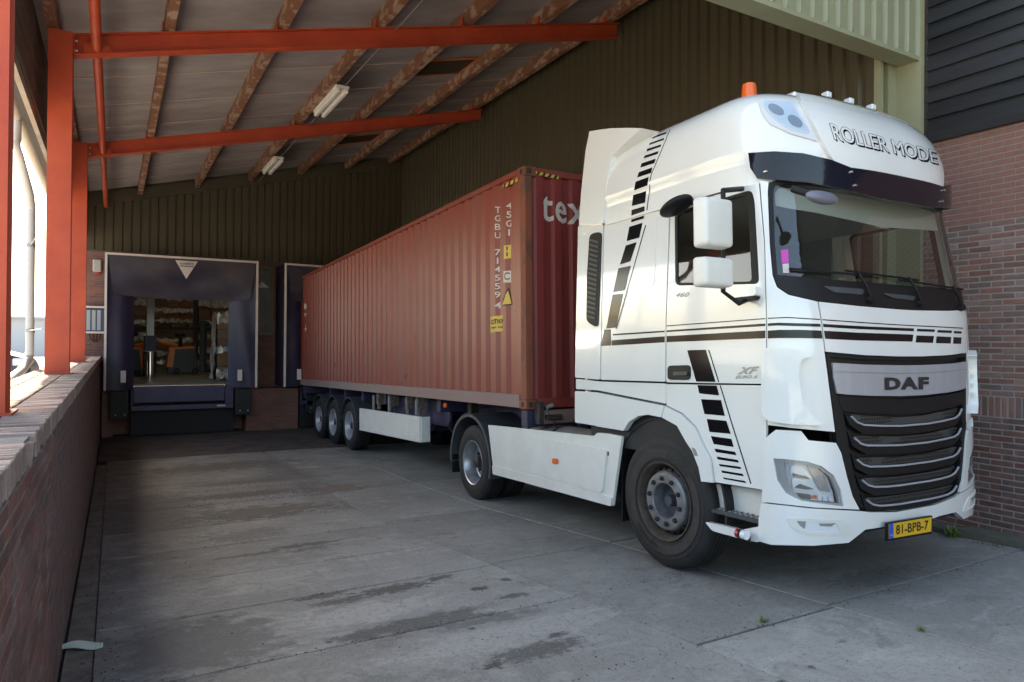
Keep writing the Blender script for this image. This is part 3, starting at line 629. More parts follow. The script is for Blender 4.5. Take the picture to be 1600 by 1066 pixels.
m = M(); m.cbox((-.24, 19.4, -.52), (.0, 19.99, .62), .01); tag(m.build('dock_pier', DOCKB), 'dark brick pier left of the open dock bay', 'pier')

# dock shelters
def shelter(xa, xb, ztl, ztr, lb):
    o = empty('dock_shelter', lb, 'dock shelter', (xa, 19.4, 0)); yf = 18.8; zb = .66; fr = .05
    rt_ = M(); rt_.box((xa, yf, zb), (xa+fr, yf+.05, ztl)); rt_.build('edge_profile', PALE, o)
    M().box((xb-fr, yf, zb), (xb, yf+.05, ztr)).build('edge_profile', PALE, o)
    M().hexa([(xa+fr, yf, ztl-fr), (xb-fr, yf, ztr-fr), (xb-fr, yf+.05, ztr-fr), (xa+fr, yf+.05, ztl-fr), (xa+fr, yf, ztl), (xb-fr, yf, ztr), (xb-fr, yf+.05, ztr), (xa+fr, yf+.05, ztl)]).build('edge_profile', PALE, o)
    m = M(); m.box((xa+.004, yf+.052, zb), (xa+.03, 19.99, ztl)); m.box((xb-.03, yf+.052, zb), (xb-.004, 19.99, ztr)); m.hexa([(xa+.03, yf+.052, ztl-.03), (xb-.03, yf+.052, ztr-.03), (xb-.03, 19.99, ztr-.03), (xa+.03, 19.99, ztl-.03), (xa+.03, yf+.052, ztl-.004), (xb-.03, yf+.052, ztr-.004), (xb-.03, 19.99, ztr-.004), (xa+.03, 19.99, ztl-.004)])
    m.build('hood', SHEL, o)
    def curtain(x0_, x1_, z0_, z1_, nm, mt, fy, nx=16, nz=20):
        v = []
        for j in range(nz+1):
            for i in range(nx+1): a, b = i/nx, j/nz; v.append(fy(a, b, x0_+(x1_-x0_)*a, z0_+(z1_(a) if callable(z1_) else z1_)*b-z0_*b))
        mm = M(); mm.add(v, [(j*(nx+1)+i, j*(nx+1)+i+1, (j+1)*(nx+1)+i+1, (j+1)*(nx+1)+i) for j in range(nz) for i in range(nx)])
        k = len(mm.v); mm.add([p+Vector((0, .006, 0)) for p in v], [(j*(nx+1)+i, (j+1)*(nx+1)+i, (j+1)*(nx+1)+i+1, j*(nx+1)+i+1) for j in range(nz) for i in range(nx)]); return mm.build(nm, mt, o, 60)
    sag = lambda a, b: .05*math.sin(a*3.1)*math.sin(b*2.5+.4)
    zt = lambda x: ztl+(ztr-ztl)*(x-xa)/(xb-xa)
    curtain(xa+.06, xb-.06, zt(xa)-.98, lambda a: zt(xa+(xb-xa)*a)-.055, 'head_curtain', SHELD, lambda a, b, x, z: Vector((x+.16*(1-b)*(.5-a)*1.6, yf+.02+.26*(1-b)**1.5*math.sin(math.pi*min(1, max(0, a)))+.02*math.sin(a*23+b*4)*(1-b)+.015*math.sin(a*9-b*7), z-.05*math.sin(math.pi*a)*(1-b))))
    sw = .62
    l_ = curtain(xa+.05, xa+sw, zb, ztl-.08, 'side_curtain', SHEL, lambda a, b, x, z: Vector((x-.10*max(0, b-.75)*4*a, yf+.07+.22*a*a+.02*math.sin(b*9+a*3)+.015*math.sin(a*8), z)))
    r_ = curtain(xb-sw-.05, xb-.05, zb, ztr-.08, 'side_curtain', SHEL, lambda a, b, x, z: Vector((x+.12*max(0, b-.7)*3.3*(1-a), yf+.07+.22*(1-a)**2+.02*math.sin(b*8+a*4)+.02*math.sin(a*7+b*3), z)))
    for cx in (xa+.40, xb-.42): M().box((cx-.055, yf+.02, .84), (cx+.055, yf+.045, 1.12)).build('marker_plate', PALE, o)
    return o
s1 = shelter(-.20, 3.21, 3.89, 3.90, 'purple dock shelter with white edge and sagging dusty head curtain round the open bay')
s2 = shelter(3.87, 7.25, 3.905, 3.87, 'dark purple dock shelter that the rear of the container backs into')
# triangle plate with the maker's lettering
def tri(s_, y, dz=0): return [(1.55-.30*s_, y, 3.80+dz), (1.55, y, 3.40-dz), (1.55+.30*s_, y, 3.80+dz)]
m = M(); t0 = [(1.28, 18.79, 3.80), (1.78, 18.79, 3.80), (1.53, 18.84, 3.36)]; m.add(t0+[(p[0], p[1]+.02, p[2]) for p in t0], [(0, 1, 2), (5, 4, 3), (0, 3, 4, 1), (1, 4, 5, 2), (2, 5, 3, 0)]); tp = m.build('triangle_plate', PALE, s1)
m = M(); m.box((1.38, 18.779, 3.655), (1.69, 18.786, 3.672)); m.build('plate_band', SHEL, tp)
v, f = textdata('novoferm', .01); xs = [p.x for p in v]; w_ = max(xs)-min(xs); m = M(); m.add([(1.38+(p.x-min(xs))*.31/w_, 18.782, 3.70+p.y*.10) for p in v], f); m.build('plate_lettering', SHEL, tp)

# things on the dock wall
o = empty('alarm_box', 'small pale alarm siren box on the brick wall left of the open dock shelter', 'alarm box', (-.46, YD, 3.5)); x, _, z = wy(152, 416, YD)
m = M(); m.cbox((x-.095, YD-.09, z-.15), (x+.09, YD-.002, z+.16), .02); m.build('housing', mat('beige_plastic', (.42, .37, .33), .5), o); m = M(); m.cbox((x-.05, YD-.08, z-.21), (x+.05, YD-.01, z-.152), .01); m.build('lamp_cap', REDL, o)
o = empty('control_panel', 'grey and blue dock control panel on the brick beside the left column', 'control box', (-.5, YD, 2.2)); x, _, z = wy(149, 501, YD)
m = M(); m.cbox((x-.2, YD-.16, z-.28), (x+.2, YD-.002, z+.28), .01); m.build('housing', mat('panel_blue', (.06, .065, .13), .4), o)
for dz in (-.32, .30): M().cbox((x-.22, YD-.19, z+dz), (x+.22, YD-.001, z+dz+.05), .006).build('end_cover', PALE, o)
for k in range(3): M().cbox((x-.18+k*.11, YD-.175, z-.24), (x-.10+k*.11, YD-.161, z+.25), .004).build('door_strip', STEEL, o)
for k in range(4): M().tube([(x-.12+k*.08, YD-.1, z-.32), (x-.10+k*.07, YD-.1, z-.42), (x-.03+k*.02, YD-.08, z-.52)], .012, 6).build('cable', BLKM, o)
o = empty('wall_window', 'brown framed ribbed window between the two dock shelters', 'window', (3.6, YD, 3)); 
m = M(); xa, xb, za, zb = 3.24, 3.80, 2.02, 3.90
for q in (((xa, za), (xb, za+.04)), ((xa, zb-.04), (xb, zb)), ((xa, za+.04), (xa+.04, zb-.04)), ((xb-.04, za+.04), (xb, zb-.04))): m.box((q[0][0], YD-.06, q[0][1]), (q[1][0], YD-.002, q[1][1]))
m.build('frame', mat('brown_frame', (.22, .15, .12), .6), o); m = M(); m.box((xa+.04, YD-.03, za+.04), (xb-.04, YD-.01, zb-.04)); pn = m.build('pane', mat('dull_pane', (.10, .085, .08), .25, c2=(.2, .17, .15), sc=3, amt=.6), o)
m = M()
for k in range(9): m.box((xa+.08+k*.05, YD-.036, za+.05), (xa+.09+k*.05, YD-.031, zb-.05))
m.build('bar_row', BLKM, o)
o = empty('wall_lamp', 'white reflector wall lamp in front of the window between the shelters', 'lamp', (3.5, YD, 3.3)); x, _, z = wy(410, 446, 18.95)
m = M(); m.lathe([(.0, .03), (-.03, .07), (-.13, .19), (-.14, .20), (-.135, .18), (-.03, .06)], (3.36, 19.2, z+.1), 'z', 20); m.build('reflector', LAMPW, o, 40); m = M(); m.tube([(3.36, 19.2, z+.1), (3.36, 19.25, z+.16), (3.36, YD, z+.16)], .018, 8); m.build('arm', STEEL, o)

# fluorescent lamps under the roof
for (x, ya, yb, lb) in ((3.30, 11.65, 13.2, 'nearer twin fluorescent lamp hanging from a purlin between the red rafters'), (3.30, 16.9, 18.4, 'farther twin fluorescent lamp under the roof close to the dock wall')):
    zz = bt(x)-.05; o = empty('fluorescent_lamp', lb, 'lamp', (x, ya, zz), 'twin fluorescent lamps under the canopy')
    m = M(); m.cbox((x-.10, ya, zz-.03), (x+.13, yb, zz+.02), .008); m.build('housing', LAMPW, o)
    for dx in (-.055, .085): M().cbox((x+dx-.035, ya+.02, zz-.10), (x+dx+.035, yb-.02, zz-.031), .012).build('diffuser', mat('lamp_diffuser', (.85, .82, .78), .3), o)

# downpipe at the second column
o = empty('downpipe', 'pale grey plastic downpipe with elbows beside the second red column', 'downpipe', (-.98, 10.9, WZ))
xx = -.98; yb = 11.3; pz = [wx(37, 185, -1.0), wx(37, 225, -1.0), wx(56, 262, -1.0)]
m = M(); r_ = .05
m.tube([(-1.05, 10.3, 4.5), (-1.05, 10.32, 4.25), (-1.04, 10.45, 4.1), (-.995, 11.25, 3.78), (-.985, 11.4, 3.6)], r_*1.05, 14); m.build('swan_neck', PVC, o, 50)
m = M(); m.tube([(-.985, 11.4, 3.66), (-.985, 11.4, 1.62)], r_, 14); m.build('pipe', PVC, o, 50)
m = M(); m.tube([(-.985, 11.4, 1.66), (-.985, 11.4, 1.56), (-1.05, 11.1, 1.42), (-1.15, 10.6, 1.30)], r_*1.15, 12); m.build('shoe', PVC, o, 50)
for z in (3.1, 1.95): M().tube([(-.985, 11.4, z-.02), (-.985, 11.4, z+.02)], r_*1.15, 14).build('bracket', STEEL, o); M().tube([(-.985, 11.35, z), (-.70, 9.42, z)], .008, 6).build('bracket_rod', STEEL, o)

# ---- black barn on a brick plinth, right
barn = empty('barn', 'black weatherboarded barn on a red brick base behind the lorry cab', 'building', (8.2, 1, 0))
XB = 7.9
m = M(); m.box((XB-.001, -14, -.3), (XB+.3, 4.78, 4.16)); m.build('wall_core', MORT, barn)
bd = brickdata('brick', .10, .208, .048, BRK); bsd = brickdata('brick', .10, .050, .2, BRK); q = M(); n = 0; c = 0; z = .02-.062*3
BRKD = mat('dark_base_brick', (.20, .095, .082), .88, c2=(.10, .058, .052), sc=12, amt=.8, bump=.5, bsc=90, obrand=.22); bdd = brickdata('brick', .10, .21, .05, BRKD); qd = M()
while z < 4.12:
    if 1.12 < z < 1.32:
        y = -3
        while y < 4.7:
            if y > 3.3: inst('brick', random.choice(bsd), barn, (XB+.044, y, 1.222)); n += 1
            else: q.box((XB-.006, y-.026, 1.122), (XB+.1, y+.026, 1.322))
            y += .0625
        z = 1.36; continue
    y = -3+(.11 if c % 2 else 0); dk = z < 1.1
    while y < 4.67:
        if y > 3.42 and n < 298: inst('brick', random.choice(bdd if dk else bd), barn, (XB+.044+random.uniform(-.002, .002), y, z)); n += 1
        else: (qd if dk else q).box((XB-.006, y-.105, z-.025), (XB+.1, y+.105, z+.025))
        y += .22
    z += .0625; c += 1
q.build('brick_run', BRK, barn, kind='stuff'); qd.build('brick_run', BRKD, barn, kind='stuff')
m = M(); m.box((XB-.06, -14, 4.10), (XB+.1, 4.48, 4.19)); m.build('drip_board', CLAD, barn)
z = 4.19; k = 0
while z < 9.4:                                                # lapped boards, one by one
    m = M(); m.hexa([(XB-.055, -14, z), (XB-.055, 4.47, z), (XB-.03, 4.47, z), (XB-.03, -14, z), (XB-.02, -14, z+.197), (XB-.02, 4.47, z+.197), (XB+.0, 4.47, z+.197), (XB+.0, -14, z+.197)])
    m.build('weatherboard', CLAD, barn); z += .178; k += 1
m = M(); m.box((XB+.02, -14, 4.2), (XB+.3, 4.78, 9.4)); m.build('frame_wall', DARKW, barn)
m = M(); m.hexa([(7.4, -14, 9.3), (14, -14, 12.5), (14, 4.4, 12.5), (7.4, 4.4, 9.3), (7.4, -14, 9.45), (14, -14, 12.65), (14, 4.4, 12.65), (7.4, 4.4, 9.45)]); m.build('roof', CLAD, barn)

# ---- beyond the wall: parked car and pale hall
car = empty('parked_car', 'dark blue car parked beyond the low wall, seen between the red columns', 'car', (-3.2, 16, .7))
gy = .7; xf = -1.28
prof = [(0, .35), (0, .62), (-.12, .80), (-1.15, .98), (-1.9, 1.42), (-3.3, 1.46), (-4.1, 1.0), (-4.35, .9), (-4.4, .35)]
arch = lambda cx: [(cx-.40+.4*(1-math.cos(t)), .32+.40*math.sin(t)) for t in [math.pi*k/8 for k in range(9)]]
low = [(-4.4, .25)]+[(a, b) for a, b in arch(-3.5)]+[(a, b) for a, b in arch(-.85)]+[(-.0, .25)]
pts = low+prof[:0]+[(0, .62), (-.10, .80), (-.5, .92), (-1.15, .99), (-1.9, 1.42), (-3.3, 1.46), (-4.1, 1.02), (-4.4, .9)]
m = M(); m.prism([(a, b) for a, b in pts], lambda a, b: Vector((xf+a, 15.1, gy+b)), (0, 1.7, 0)); cbody = m.build('body', CARB, car)
bv = cbody.modifiers.new('bevel', 'BEVEL'); bv.width = .07; bv.segments = 3; bv.limit_method = 'ANGLE'; bv.angle_limit = R(25)
for cx in (-.85, -3.5):
    m = M(); m.lathe([(0, .0), (.0, .20), (-.02, .21), (-.03, .31), (.0, .33), (.2, .33), (.22, .3), (.22, 0)], (xf+cx, 15.12, gy+.33), 'y', 28); wl = m.build('wheel', RUB, car, 40)
    m = M(); m.lathe([(-.02, 0), (-.02, .06), (.0, .08), (-.015, .2)], (xf+cx, 15.115, gy+.33), 'y', 20); m.build('rim', SILV, wl, 40)
m = M(); m.prism([(-1.25, 1.0), (-1.92, 1.38), (-3.25, 1.41), (-3.9, 1.05)], lambda a, b: Vector((xf+a, 15.09, gy+b)), (0, .02, 0)); m.build('side_window', BLK, car)
m = M(); m.cbox((xf-.28, 15.085, gy+.66), (xf-.02, 15.13, gy+.80), .02); m.build('headlight', WLENS, car)
hall = empty('distant_hall', 'pale grey low hall across the yard beyond the blue car', 'building', (-20, 60, .7))
m = M(); m.box((-40, 60, .7), (-2, 64, 3.35)); m.build('wall', mat('pale_hall', (.50, .50, .51), .8), hall); m = M(); m.box((-40.3, 59.7, 3.35), (-1.7, 64.3, 3.5)); m.build('roof', mat('pale_hall_roof', (.42, .42, .43), .8), hall)

# ---- inside the hall: racks, cartons, trucks
CART = [brickdata('carton', .36, .4, .27, CARD, 3), brickdata('carton', .5, .4, .4, CARD, 3)]
def pallet_load(x, y, z, lb, nx=3, nz=5, sx=.38, sz=.26, wrap=True, group=None, cat='pallet load', ny=2):
    o = empty('pallet_load', lb, cat, (x, y, z), group); w_ = nx*sx
    m = M(); 
    for k in range(3): m.box((x-w_/2+k*(w_-.1)/2, y-.4, z), (x-w_/2+k*(w_-.1)/2+.1, y+.4, z+.10))
    m.box((x-w_/2, y-.4, z+.101), (x+w_/2, y+.4, z+.13)); m.build('pallet', mat('pallet_wood', (.30, .19, .10), .9), o)
    for iz in range(nz):
        for ix in range(nx):
            for iy in range(ny):
                q = M(); j = random.uniform(-.008, .008); q.cbox((x-w_/2+ix*sx+.006, y-.4+iy*.4+j, z+.135+iz*sz), (x-w_/2+(ix+1)*sx-.006, y-.4+(iy+1)*.4-.01+j, z+.135+(iz+1)*sz-.008), .01); q.build('carton', CARD, o)
    if wrap:
        q = M(); n = 14
        for (za, zb) in [(z+q_, z+q_+random.uniform(.1, .3)) for q_ in (random.uniform(0, .2), random.uniform(.5, .8), nz*sz-random.uniform(0, .2))]:
            vs = []
            for j, zz in enumerate((za, (za+zb)/2, zb)):
                for i in range(n+1):
                    vs.append((x-w_/2-.015+(w_+.03)*i/n, y-.425-random.uniform(0, .03), zz+random.uniform(-.06, .06)))
            q.add(vs, [(j*(n+1)+i, j*(n+1)+i+1, (j+1)*(n+1)+i+1, (j+1)*(n+1)+i) for j in range(2) for i in range(n)])
        q.build('stretch_wrap', WRAP, o, 20)
    return o
rk = empty('storage_rack', 'dark steel pallet rack along the back of the hall', 'rack', (2, 30, .775))
for x in (-1.9, -.35, 1.2, 2.75, 4.3, 5.85):
    M().box((x-.06, 29.45, .775), (x+.06, 29.6, 6.2)).build('upright', mat('rack_dark', (.035, .028, .028), .6), rk)
for z in (2.38, 3.95, 5.4):
    M().box((-1.9, 29.5, z-.12), (5.9, 29.56, z)).build('beam', mat('rack_dark', (.03, .03, .03), .6), rk)
    M().box((-1.9, 29.57, z-.03), (5.9, 30.6, z)).build('shelf', mat('rack_dark', (.03, .03, .03), .6), rk)
words = ['bottom', 'middle', 'top']; cols = ['first', 'second', 'third', 'fourth', 'fifth']
for j, z in enumerate((.775, 2.385, 3.955)):
    for i, x in enumerate((-1.12, .43, 1.97, 3.52, 5.07)):
        pallet_load(x, 30.05, z, 'wrapped cartons in the %s rack bay from the left, %s level' % (cols[i], words[j]), 3, 4 if j < 2 else 5, .44, .30, True, 'wrapped pallets in the rack')
pl = pallet_load(2.80, 20.9, .775, 'tall pallet of cardboard boxes in loose silver stretch wrap at the dock opening', 2, 7, .36, .25, True)
q = M(); n = 8; vs = []
for j in range(10):
    for i in range(n+1): vs.append((2.43-.01-.04*random.random()-.10*(1-j/9)*random.random(), 20.42+.75*i/n, .80+1.85*j/9))
q.add(vs, [(j*(n+1)+i, j*(n+1)+i+1, (j+1)*(n+1)+i+1, (j+1)*(n+1)+i) for j in range(9) for i in range(n)])
q.build('stretch_wrap', mat('white_wrap', (.75, .74, .72), .25, c2=(.45, .42, .39), sc=8, amt=.8, bump=1, bsc=20, coat=.6), pl, 20)
pxx = wy(235, 500, 22.3).x-.72; m = M(); m.cbox((.62+pxx, 22.2, .775), (.82+pxx, 22.45, 5.5), .01); po = empty('steel_post', 'grey steel post standing behind the dock opening', 'post', (.7, 22.3, .775)); m.build('post', STEEL, po)
m = M(); m.cbox((.56+pxx, 22.12, 1.55), (.88+pxx, 22.5, 1.98), .02); m.build('junction_box', NAVY, po); m = M(); m.lathe([(0, .17), (.75, .17)], (.72+pxx, 22.32, .776), 'z', 20); m.build('guard', CHROME, po, 40)
def stacker(x, y, lb, fl=1):
    o = empty('pallet_stacker', lb, 'stacker', (x, y, .775)); z = .775; P_ = lambda a: x+a*fl
    def bx(a, b, c, d_, e_, f_, nm, mt, ch=.02): m = M(); m.cbox((min(P_(a), P_(b)), y+c, z+e_), (max(P_(a), P_(b)), y+d_, z+f_), ch); return m.build(nm, mt, o)
    m = M(); m.prism([(-.5, .05), (-.42, .75), (-.30, .82), (.28, .82), (.40, .05)], lambda a, b: Vector((P_(a), y-.35, z+b)), (0, .7, 0)); m.build('chassis', DGR, o)
    m = M(); m.prism([(-.54, .22), (-.46, .84), (.28, .90), (.28, .82), (-.30, .80), (-.36, .22)], lambda a, b: Vector((P_(a), y-.37, z+b)), (0, .74, 0)); m.build('bonnet', ORG, o)
    bx(.42, .58, -.4, -.3, 0.05, 1.75, 'mast', DGR); bx(.62, .70, .2, .3, .05, 1.75, 'mast', DGR); bx(.42, .72, -.3, .3, 1.6, 1.72, 'mast_head', DGR)
    m = M(); m.tube([(P_(-.75), y-.05, z+1.02), (P_(-.2), y-.05, z+.9)], .06, 8); m.build('tiller', ORG, o, 40)
    bx(.6, 1.7, -.25, -.1, .05, .12, 'fork', BLKM); bx(.6, 1.7, .1, .25, .05, .12, 'fork', BLKM)
    m = M(); m.lathe([(-.05, .1), (-.05, .16), (.05, .16), (.05, .1)], (P_(-.12), y, z+1.25), 'z', 16); m.tube([(P_(-.12), y, z+.85), (P_(-.12), y, z+1.25)], .05, 8); m.build('steering_head', BLKM, o)
    for a in (-.25, .3): M().lathe([(-.04, .02), (-.04, .1), (.04, .1), (.04, .02)], (P_(a), y-.36, z+.1), 'y', 14).build('wheel', BLKM, o)
    return o
stacker(wy(288, 560, 25.2).x, 25.2, 'orange and grey pallet stacker with black mast in the middle of the dock opening')
stacker(.36, 24.0, 'orange pallet truck partly hidden by the left curtain of the open dock', -1)
def weed(x, y, n, s_, lb):
    m = M(); z = gz(y)
    for i in range(n):
        a = random.uniform(0, 6.28); l_ = s_*random.uniform(.5, 1); px, py = x+random.uniform(-s_, s_)*.5, y+random.uniform(-s_, s_)*.3; dx, dy = math.cos(a)*l_*.7, math.sin(a)*l_*.7; w_ = s_*.06; h_ = l_*random.uniform(.3, .8)
        m.add([(px-w_*dy/l_, py+w_*dx/l_, z), (px+w_*dy/l_, py-w_*dx/l_, z), (px+dx*.6+w_*1.4*dy/l_, py+dy*.6-w_*1.4*dx/l_, z+h_), (px+dx*.6-w_*1.4*dy/l_, py+dy*.6+w_*1.4*dx/l_, z+h_), (px+dx, py+dy, z+h_*.8)], [(0, 1, 2, 3), (3, 2, 4)])
    tag(m.build('weed_tuft', mat('weed_green', (.09, .16, .03), .7, c2=(.14, .17, .05), sc=30, amt=.8)), lb, 'weed')
for (px, py), n, s_, lb in (((1512, 826), 60, .14, 'green weed at the foot of the brick wall beside the bumper'), ((1192, 972), 30, .06, 'small green weed in the slab joint in the foreground'), ((1440, 986), 26, .05, 'dry weed sprig in the joint at lower right')):
    d = ray(px, py); t = -H/(d.z+SL*d.y); q = d*t
    if px == 1512: q = Vector((7.55, 4.0, 0))
    weed(q.x, q.y, n, s_, lb)
m = M(); d = ray(96, 1014); t = -H/(d.z+SL*d.y); a = d*t; d = ray(161, 1008); t = -H/(d.z+SL*d.y); b = d*t; n = 10; vs = []
for i in range(n+1):
    c = a.lerp(b, i/n); wd = .012+.045*math.sin(math.pi*min(1, i/n*1.02))**.8*(.4+.6*i/n); z = gz(c.y)+.010+.012*math.sin(i*.55)
    vs += [(c.x, c.y-wd, z), (c.x, c.y+wd, z+.02)]
m.add(vs, [(2*i, 2*i+2, 2*i+3, 2*i+1) for i in range(n)]); tag(m.build('plastic_scrap', mat('pale_plastic', (.45, .52, .46), .5)), 'pale green scrap of plastic lying by the foot of the low wall', 'litter')

m = M()                                                       # grit and leaf litter gathered in the joints and near the dock
for k in range(2600):
    r0_ = random.random()
    if r0_ < .35: x = random.gauss(1.7, .7); y = random.choice([9.0, 10.1, 10.15, 11.2, 12.9])+random.gauss(0, .12)
    elif r0_ < .55: x = random.uniform(-.2, .0)+abs(random.gauss(0, .05)); y = random.uniform(2.5, 15)
    elif r0_ < .7: x = random.uniform(7.45, 7.7); y = random.uniform(2.5, 4.8)
    elif r0_ < .85: y = random.choice([4.47, 7.75, 3.32])+random.gauss(0, .03); x = random.uniform(.2, 7)
    else: x = random.uniform(0, 7.4); y = random.uniform(2, 14)
    s_ = random.uniform(.003, .009); z = gz(y)+.003; a = random.uniform(0, 3.1); c_, d_ = math.cos(a)*s_, math.sin(a)*s_
    m.add([(x-c_, y-d_, z), (x+d_, y-c_, z), (x+c_, y+d_, z), (x-d_, y+c_, z), (x, y, z+s_*.8)], [(0, 1, 4), (1, 2, 4), (2, 3, 4), (3, 0, 4)])
lt = tag(m.build('grit', mat('grit', (.07, .055, .045), .9)), 'dark grit and crumbs scattered over the concrete slabs', 'grit'); lt['kind'] = 'stuff'
m = M(); x = 3.30; zc = bt(x)-.03
m.tube([(x+.06, 4.8+i*.4, zc+.0+.006*math.sin(i*1.7)) for i in range(38)], .007, 5); m.build('lamp_cable', mat('cable_grey', (.22, .20, .18), .6), can)
for (xx_, yy_) in ((.2, 19.7), (2.0, 19.75), (3.4, 19.8), (5.1, 19.7), (6.6, 19.75), (7.2, 14.5), (7.25, 9.5)):
    m = M()
    for k in range(14): a = Vector((xx_+random.uniform(-.3, .3), yy_+random.uniform(-.1, .1), bt(xx_)-.02)); b_ = a+Vector((random.uniform(-.25, .25), random.uniform(-.1, .1), -random.uniform(.08, .3))); m.tube([a, (a+b_)/2+Vector((0, 0, -.05)), b_], .0035, 3)
    m.build('cobweb', mat('cobweb', (.16, .13, .11), .9), can, kind='stuff')

# ================================================================== THE CONTAINER (on the trailer)
ZB = 1.272; CL, CW, CH = 12.15, 2.438, 2.896; ZT = ZB+CH
cont = empty('shipping_container', 'weathered red forty foot shipping container with white and yellow markings on a trailer', 'container', (1.2, 6, ZB), lorry=True)
PIT = .278; NS = 42; SA = (CL-NS*PIT)/2
def cprof(a):
    q = a-SA
    if q < 0 or q > NS*PIT: return .016
    q %= PIT
    if q < .072: return .016
    if q < .14: return .016+.036*(q-.072)/.068
    if q < .21: return .052
    return .052-.036*(q-.21)/.068
def cbreaks(a0, a1):
    out = []
    for k in range(NS+1):
        for q in (0, .072, .14, .21): out.append(SA+k*PIT+q+1e-5)
    return [x for x in out if a0 < x < a1]
CS = Flat('u', 0, cbreaks, cprof)
def corr(fn, brk, z0, z1): 
    m = M(); v = []
    for a in brk: v += [fn(a, z0), fn(a, z1)]
    n = len(brk); m.add(v, [(2*i, 2*i+2, 2*i+3, 2*i+1) for i in range(n-1)]); return m
br = [.12]+cbreaks(.12, CL-.12)+[CL-.12]
corr(lambda a, z: CS.P(a, z), br, ZB+.12, ZT-.07).build('side_panel', BOX, cont)
corr(lambda a, z: Vector((CW-cprof(a), a, z)), br, ZB+.12, ZT-.07).build('side_panel', BOX, cont)
FP = .26
def fprof(a):
    q = (a-.17) % FP
    if q < .10: return .020
    if q < .13: return .020+.045*(q-.10)/.03
    if q < .23: return .065
    return .065-.045*(q-.23)/.03
def fbreaks(a0, a1):
    o = []
    for k in range(10):
        for q in (0, .10, .13, .23): o.append(.17+k*FP+q+1e-5)
    return [x for x in o if a0 < x < a1]
CF = Flat('s', 0, fbreaks, fprof)
corr(lambda a, z: CF.P(a, z), [.12]+fbreaks(.12, CW-.12)+[CW-.12], ZB+.12, ZT-.07).build('front_panel', mat('container_red_dark', (.22, .028, .026), .5, c2=(.17, .03, .028), sc=2, amt=.6), cont)
for u in (0, CW-.1):
    for s_ in (0, CL-.12):
        m = M(); m.cbox((u-.0, s_, ZB+.119), (u+.1, s_+.12, ZT-.119), .006); m.build('corner_post', BOXR, cont)
        for z in (ZB, ZT-.118):
            m = M(); m.cbox((u-.004 if u < 1 else u-.06, s_-.004 if s_ < 1 else s_-.05, z), (u+.16 if u < 1 else u+.104, s_+.17 if s_ < 1 else s_+.124, z+.118), .008); cc = m.build('corner_casting', BOXR, cont)
            if s_ < 1 and u < 1:
                M().tube([(u+.055, s_-.0055, z+.035), (u+.055, s_-.0055, z+.085)], .022, 10).build('casting_hole', GAP, cc); M().box((u+.03, s_-.0062, z+.03), (u+.08, s_-.0045, z+.088)).build('casting_hole', GAP, cc)
                M().box((u-.0062, s_+.05, z+.03), (u-.0045, s_+.11, z+.088)).build('casting_hole', GAP, cc)
for u in (0, CW-.06):
    M().cbox((u+.002, .17, ZT-.072), (u+.06, CL-.17, ZT-.002), .006).build('top_rail', BOX, cont)
    m = M(); m.cbox((u, .17, ZB+.012), (u+.055, CL-.17, ZB+.172), .006); m.build('bottom_rail', RAIL, cont)
M().cbox((.17, .003, ZT-.085), (CW-.17, .1, ZT-.003), .006).build('header_rail', BOX, cont); M().cbox((.17, .003, ZB+.01), (CW-.17, .1, ZB+.13), .006).build('sill_rail', BOX, cont)
M().box((.05, .1, ZT-.03), (CW-.05, CL-.05, ZT-.012)).build('roof', BOX, cont); M().box((.06, .08, ZB+.14), (CW-.06, CL-.02, ZB+.17)).build('floor', DARKM, cont)
def stack(txt, x, y0, y1, w_, m_=TXTW, gapf=.72):
    n = len(txt); h = (y1-y0)/n
    for i, ch in enumerate(txt):
        if ch == ' ': continue
        y = y0+i*h; k = .13 if ch in '1I' else .5; lettering('character', ch, [(x-w_*k, y), (x+w_*k, y-.3), (x+w_*k, y+h*gapf-.3), (x-w_*k, y+h*gapf)], CS, m_, cont, d=.002, bold=.005, cut=True)
stack('TGBU 714559', 774, 323, 469, 4.6); stack('4', 774.4, 472, 486, 6)
stack('45G1', 791, 316, 372, 5)
stack('10V4', 475.5, 456, 524, 4)
def dpatch(name, px, m_, d=.0015, th=.001): return patch(name, px, CS, m_, cont, d, th)
dpatch('weight_label', [(785.5, 384), (793, 382), (793, 403), (785.5, 405)], YEL); stack('II', 789.4, 385, 403, 4, GAP)
dpatch('check_label', [(785, 424), (793, 422.5), (793, 441), (785, 442)], TXTW); lettering('character', 'C', [(786.5, 426), (792, 425), (792, 437), (786.5, 438)], CS, BOXR, cont, d=.005, bold=.02, cut=True)
dpatch('warning_triangle', [(791, 449), (795.5, 476), (780.5, 479)], GAP); dpatch('warning_triangle', [(790.5, 454), (793.5, 474.5), (783.5, 476.5)], YEL, .004)
cl = dpatch('caution_label', [(761, 495), (783, 492.5), (783, 517), (761, 520)], YEL)
lettering('label_lettering', 'CAUTION', [(762, 500), (782, 497.5), (782, 505), (762, 507.5)], CS, GAP, cl, d=.004, bold=.03, cut=True); lettering('label_lettering', '9ft 6in high', [(762.5, 511), (781.5, 508.5), (781.5, 513), (762.5, 515.5)], CS, GAP, cl, d=.004, bold=.01, cut=True)
TOPR = Flat('u', -.002); FRT = Flat('s', -.002)
for i in range(3):
    x = 786+i*7.6; y = 289.5-i*3.9; patch('hazard_stripe', [(x, y), (x+7.4, y-3.8), (x+7.4, y+1.6), (x, y+5.4)], Flat('u', .008), YEL, cont, .004, .004); patch('hazard_stripe', [(x+2, y-1), (x+4.6, y-2.4), (x+2.8, y+4.0), (x+.2, y+5.2)], Flat('u', .002), GAP, cont, .004, .002)
